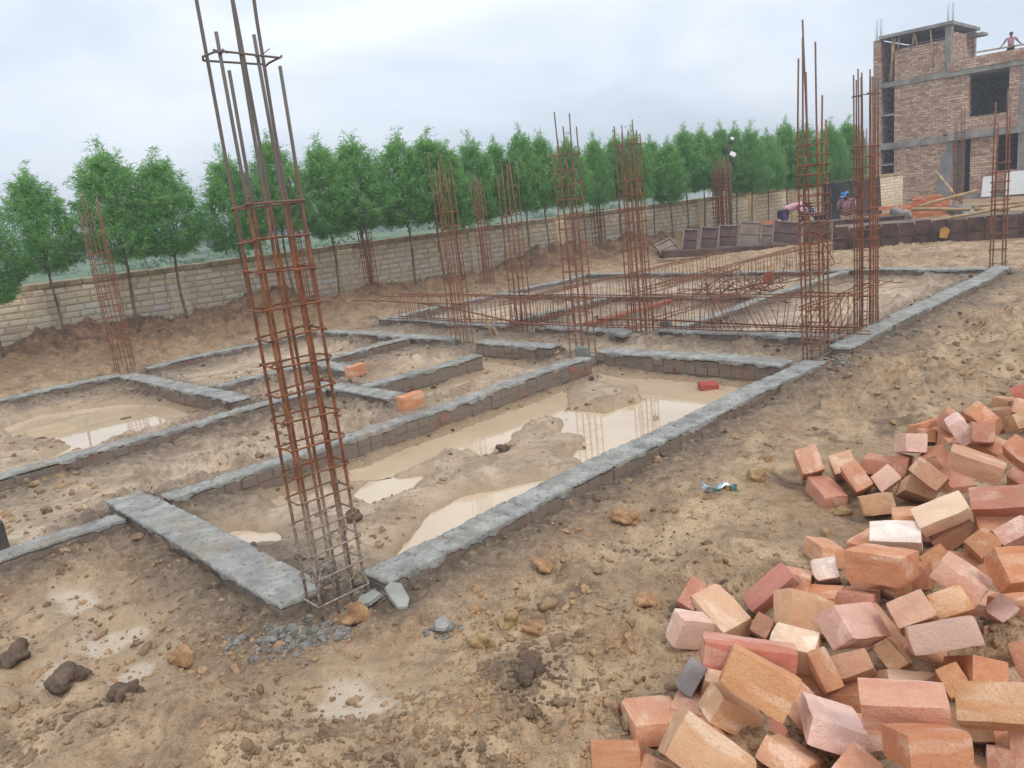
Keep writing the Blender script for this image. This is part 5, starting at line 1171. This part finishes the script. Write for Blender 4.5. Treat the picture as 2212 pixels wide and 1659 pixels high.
def person(pos, rz, pose, shirt, trousers, label, hat=None, hair=True):
    J = pose; root = empty('person', pos, rz); root.scale = (.94, .94, .94); tag(root, label, 'person', 'workers on the site')
    names = list(J); ids = {}; js = []
    def add(p, r): js.append((tuple(p), r)); return len(js)-1
    R0 = dict(hip=.105, belly=.105, chest=.115, neck=.052, head0=.06, head1=.088, head2=.078, sh=.052, el=.040, wr=.028, hp=.075, kn=.055, an=.038, toe=.03)
    V = {k: Vector(v) for k, v in J.items()}; E = []
    hip = add(V['hip'], (.125, .1)); bel = add((V['hip']+V['chest'])/2, (.115, .095)); ch = add(V['chest'], (.13, .1)); nk = add(V['neck'], .05)
    hd = (V['head']-V['neck']).normalized(); h0 = add(V['neck']+hd*.07, .062); h1 = add(V['head'], (.082, .094)); h2 = add(V['head']+hd*.075, (.068, .078))
    E += [(hip, bel), (bel, ch), (ch, nk), (nk, h0), (h0, h1), (h1, h2)]
    fw = Vector(J.get('face', (1, 0, 0))).normalized()
    ns = add(V['head']+fw*.10-hd*.012, .012); E.append((h1, ns))             # nose
    for s in 'lr':
        sh = add(V['sh'+s], .056); el = add(V['el'+s], .04); wr = add(V['wr'+s], .027); E += [(ch, sh), (sh, el), (el, wr)]
        hdn = (V['wr'+s]-V['el'+s]).normalized(); sd = hdn.cross(Vector((.2, .9, .3))).normalized(); pm = add(V['wr'+s]+hdn*.06, (.036, .018)); E.append((wr, pm))
        for k, (off, ln) in enumerate(((-.027, .062), (-.009, .075), (.010, .07), (.027, .055))):
            a1 = V['wr'+s]+hdn*.10+sd*off; k1 = add(a1, .009); k2 = add(a1+hdn*ln*.5+hdn.cross(sd)*.012, .008); k3 = add(a1+hdn*ln*.8+hdn.cross(sd)*.035, .007); E += [(pm, k1), (k1, k2), (k2, k3)]
        t1 = add(V['wr'+s]+hdn*.05-sd*.042, .010); t2 = add(V['wr'+s]+hdn*.09-sd*.055, .009); E += [(pm, t1), (t1, t2)]
        hp = add(V['hp'+s], .08); kn = add(V['kn'+s], .056); an = add(V['an'+s], .036); to = add(V['an'+s]+Vector(J.get('toe', (.15, 0, -.03))), .03); E += [(hip, hp), (hp, kn), (kn, an), (an, to)]
    skin_obj('body', js, E, hip, MAT_SKIN, root)
    # shirt
    S_ = [(V['hip']+(V['chest']-V['hip'])*.02, (.155, .13)), ((V['hip']+V['chest'])/2, (.145, .125)), (V['chest'], (.155, .125)), (V['neck']-(V['neck']-V['chest'])*.25, .075)]
    Es = [(0, 1), (1, 2), (2, 3)]
    for s in 'lr':
        k = len(S_); mid = V['sh'+s]+(V['el'+s]-V['sh'+s])*.75; S_ += [(V['sh'+s], .075), (mid, .064)]; Es += [(2, k), (k, k+1)]
    skin_obj('shirt', [(tuple(p), r) for p, r in S_], Es, 0, shirt, root)
    T_ = [(V['hip'], (.14, .12))]; Et = []
    for s in 'lr':
        k = len(T_); T_ += [(V['hp'+s], .098), (V['kn'+s], .075), (V['an'+s]+(V['kn'+s]-V['an'+s])*.12, .06)]; Et += [(0, k), (k, k+1), (k+1, k+2)]
    skin_obj('trousers', [(tuple(p), r) for p, r in T_], Et, 0, trousers, root)
    bv, bf = icosphere(3); up = hd; sd = up.cross(fw).normalized()
    M = np.array([fw, sd, up])
    if hair:
        q = bv*np.array([.100, .094, .105]); q = q[:, :]; 
        q[:, 0] = np.where((bv[:, 0] > .35) & (bv[:, 2] < .45), q[:, 0]*.6, q[:, 0]); q[:, 2] = np.maximum(q[:, 2], -.055)
        me = mesh_np('hair', q @ M + np.array(V['head']+hd*.025-fw*.012), bf); link('hair', me, MAT_HAIR, root)
    for e in (-1, 1):
        mb = MB(); c0 = V['head']+fw*.086+hd*.012+sd*(e*.033); mb.add([tuple(c0+Vector(p)*.011) for p in bv[:]], [tuple(f) for f in bf], True); mb.build('eye', MAT_HAIR, root)
    if hat:
        q = bv*np.array([.104, .100, .085]); q[:, 2] = np.maximum(q[:, 2], 0); mb = MB(); mb.add([tuple(p) for p in q @ M + np.array(V['head']+hd*.035)], [tuple(f) for f in bf], True)
        c0 = V['head']+hd*.04+fw*.085; ring = []
        for k in range(9):
            th = math.pi*(k/8-.5); ring.append(c0+fw*(.085*math.cos(th))+sd*(.085*math.sin(th))-hd*.008*math.cos(th))
        mb.add([tuple(p) for p in ring]+[tuple(p-hd*.008) for p in ring], [tuple(range(9)), tuple(range(17, 8, -1))]+[(i, (i+1) % 9, 9+(i+1) % 9, 9+i) for i in range(9)]); mb.build('cap', hat, root)
    return root
DENIM = simple('blue_purple_trousers', lin(74, 66, 92), lin(92, 82, 108), 12, .85)
KHAKI = simple('khaki_trousers', lin(172, 148, 112), lin(190, 166, 128), 12, .85)
DRK = simple('dark_trousers', lin(40, 42, 56), lin(54, 56, 70), 12, .85)
bend = dict(hip=(0, 0, .82), chest=(.36, 0, 1.0), neck=(.50, 0, .99), head=(.62, 0, .94), face=(.5, 0, -.85), shl=(.40, .19, .98), shr=(.40, -.19, .98), ell=(.46, .22, .70), elr=(.48, -.22, .70), wrl=(.62, .14, .52), wrr=(.62, -.14, .50), hpl=(.0, .1, .78), hpr=(.0, -.1, .78), knl=(.10, .12, .42), knr=(.06, -.13, .42), anl=(-.04, .12, .07), anr=(-.04, -.14, .07))
q = dirp(1692, 490, 19.6); person((q.x, q.y, gz(q.x, q.y)), -.25, bend, cloth('pink_stripes', lin(206, 112, 142), lin(236, 206, 212), 'stripe'), DENIM, 'man in a pink striped shirt bending over the leaning shutters')
bend2 = dict(bend, chest=(.26, 0, 1.12), neck=(.37, 0, 1.17), head=(.47, 0, 1.17), shl=(.29, .19, 1.12), shr=(.29, -.19, 1.12), ell=(.40, .22, .86), elr=(.40, -.22, .86), wrl=(.58, .14, .74), wrr=(.58, -.12, .72))
q = dirp(1772, 480, 20.0); person((q.x, q.y, gz(q.x, q.y)), math.pi-.5, bend2, cloth('dark_white_check', lin(66, 60, 84), lin(224, 218, 226), 'check'), DRK, 'man in a white and dark checked shirt bending behind the biggest red cage')
stand = dict(hip=(0, 0, .93), chest=(.06, 0, 1.28), neck=(.10, 0, 1.43), head=(.17, 0, 1.53), face=(.8, 0, -.6), shl=(.06, .2, 1.37), shr=(.06, -.2, 1.37), ell=(.16, .24, 1.10), elr=(.16, -.24, 1.10), wrl=(.36, .06, 1.06), wrr=(.38, -.02, 1.12), hpl=(0, .1, .88), hpr=(0, -.1, .88), knl=(.06, .12, .48), knr=(.03, -.12, .48), anl=(0, .13, .07), anr=(-.05, -.13, .07))
q = dirp(1833, 480, 20.2); person((q.x, q.y, gz(q.x, q.y)), math.pi+.65, stand, cloth('printed_shirt', lin(118, 74, 84), lin(196, 156, 160), 'print'), KHAKI, 'man in a blue cap and printed shirt standing behind the shuttering', simple('cap_blue', lin(58, 116, 176), lin(108, 160, 208), 30, .8))
roofp = dict(stand, chest=(.02, 0, 1.30), neck=(.03, 0, 1.46), head=(.05, 0, 1.57), face=(1, 0, -.1), shl=(.02, .2, 1.38), shr=(.02, -.2, 1.38), ell=(.06, .34, 1.14), elr=(.06, -.34, 1.14), wrl=(.16, .47, .99), wrr=(.16, -.47, .99))
q = dirp(2184, 86, 29.2); rr_ = math.atan2(-q.y, -q.x)
pr_ = person((q.x, q.y, 4.60), rr_, roofp, simple('mauve_shirt', lin(168, 120, 136), lin(190, 142, 156), 10, .85), DRK, 'man in a mauve shirt carrying a plank on the roof')
pr_.scale = (.66, .66, .66)
R3 = Matrix.Rotation(rr_, 3, 'Z'); mb = MB(); c0 = Vector((q.x, q.y, 4.6))+R3 @ Vector((.2, 0, .93))*.66; e_ = R3 @ Vector((0, 1, 0))
mb.beam(c0-e_*1.05, c0+e_*1.05, .10, .045); tag(mb.build('plank', MAT_PLANK), 'plank held by the man on the roof', 'plank')
# ================================================================ air, sky, sun, camera
m = bpy.data.materials.new('air'); m.use_nodes = True; nt = m.node_tree; nt.nodes.remove(nt.nodes['Principled BSDF'])
pv = nt.nodes.new('ShaderNodeVolumePrincipled'); pv.inputs['Color'].default_value = (.86, .92, 1, 1); pv.inputs['Density'].default_value = HAZE; pv.inputs['Anisotropy'].default_value = .2
nt.links.new(pv.outputs[0], nt.nodes['Material Output'].inputs['Volume'])
if HAZE > 0:
    mb = MB(); mb.box((0, 0, 6), (10400, 10400, 16)); tag(mb.build('haze', m), kind='stuff')
w = bpy.data.worlds.new('World'); S.world = w; w.use_nodes = True; nt = w.node_tree; nd = nt.nodes; lk = nt.links
bg = nd['Background']; sky = nd.new('ShaderNodeTexSky'); sky.sky_type = 'NISHITA'; sky.sun_disc = False
SUN_EL, SUN_AZ = R_(52), R_(155)            # azimuth from +y, clockwise positive
sky.sun_elevation = SUN_EL; sky.sun_rotation = SUN_AZ; sky.dust_density = 3
lk.new(sky.outputs[0], bg.inputs[0]); bg.inputs[1].default_value = .09
tc = nd.new('ShaderNodeTexCoord'); mp = nd.new('ShaderNodeMapping'); mp.inputs['Scale'].default_value = (1, 1, 3.2); lk.new(tc.outputs['Generated'], mp.inputs[0])
def wn(scale, det, dist): 
    k = nd.new('ShaderNodeTexNoise'); k.inputs['Scale'].default_value = scale; k.inputs['Detail'].default_value = det; k.inputs['Distortion'].default_value = dist; k.inputs['Roughness'].default_value = .5; lk.new(mp.outputs[0], k.inputs['Vector']); return k.outputs['Fac']
def wr(f, st):
    k = nd.new('ShaderNodeValToRGB'); 
    while len(k.color_ramp.elements) < len(st): k.color_ramp.elements.new(.5)
    for e, (p, c) in zip(k.color_ramp.elements, st): e.position = p; e.color = c
    lk.new(f, k.inputs[0]); return k.outputs[0]
cl = wr(wn(2.3, 5, .5), [(.36, lin(206, 218, 232)), (.5, lin(224, 232, 244)), (.64, lin(238, 243, 252))])
sp = nd.new('ShaderNodeSeparateXYZ'); lk.new(tc.outputs['Generated'], sp.inputs[0])
zr = wr(sp.outputs[2], [(.0, (1, 1, 1, 1)), (.3, (1.0, 1.0, 1.0, 1)), (.8, (1.22, 1.2, 1.18, 1))])
mu = nd.new('ShaderNodeMix'); mu.data_type = 'RGBA'; mu.blend_type = 'MULTIPLY'; mu.inputs[0].default_value = 1; lk.new(cl, mu.inputs[6]); lk.new(zr, mu.inputs[7])
bg2 = nd.new('ShaderNodeBackground'); lk.new(mu.outputs[2], bg2.inputs[0]); bg2.inputs[1].default_value = SKYC
fac = nd.new('ShaderNodeMapRange'); lk.new(wn(1.7, 4, .3), fac.inputs[0]); fac.inputs[1].default_value = .3; fac.inputs[2].default_value = .65; fac.inputs[3].default_value = .86; fac.inputs[4].default_value = .97
mx = nd.new('ShaderNodeMixShader'); lk.new(fac.outputs[0], mx.inputs[0]); lk.new(bg.outputs[0], mx.inputs[1]); lk.new(bg2.outputs[0], mx.inputs[2]); lk.new(mx.outputs[0], nd['World Output'].inputs[0])
sd = bpy.data.lights.new('sun', 'SUN'); sd.energy = SUNE; sd.angle = R_(14); sd.color = (1, .95, .88)
so = bpy.data.objects.new('sun', sd); COL.objects.link(so)
dv = Vector((math.sin(SUN_AZ)*math.cos(SUN_EL), math.cos(SUN_AZ)*math.cos(SUN_EL), math.sin(SUN_EL))); so.rotation_euler = dv.to_track_quat('Z', 'Y').to_euler()
cd = bpy.data.cameras.new('camera'); cd.sensor_width = 36; cd.lens = 36*FPX/PW; cd.clip_start = .05; cd.clip_end = 12000
co = bpy.data.objects.new('camera', cd); COL.objects.link(co); S.camera = co
M = Matrix.Identity(4)
for i, cvec in enumerate((RC[:, 0], -RC[:, 1], -RC[:, 2])):
    for k in range(3): M[k][i] = cvec[k]
M[2][3] = CZ; co.matrix_world = M
vs = S.view_settings; vs.view_transform = 'Standard'; vs.look = 'None'; vs.gamma = 1; vs.exposure = EXPO
S.cycles.use_denoising = True; S.cycles.max_bounces = 6; S.cycles.volume_bounces = 0; S.cycles.transparent_max_bounces = 8
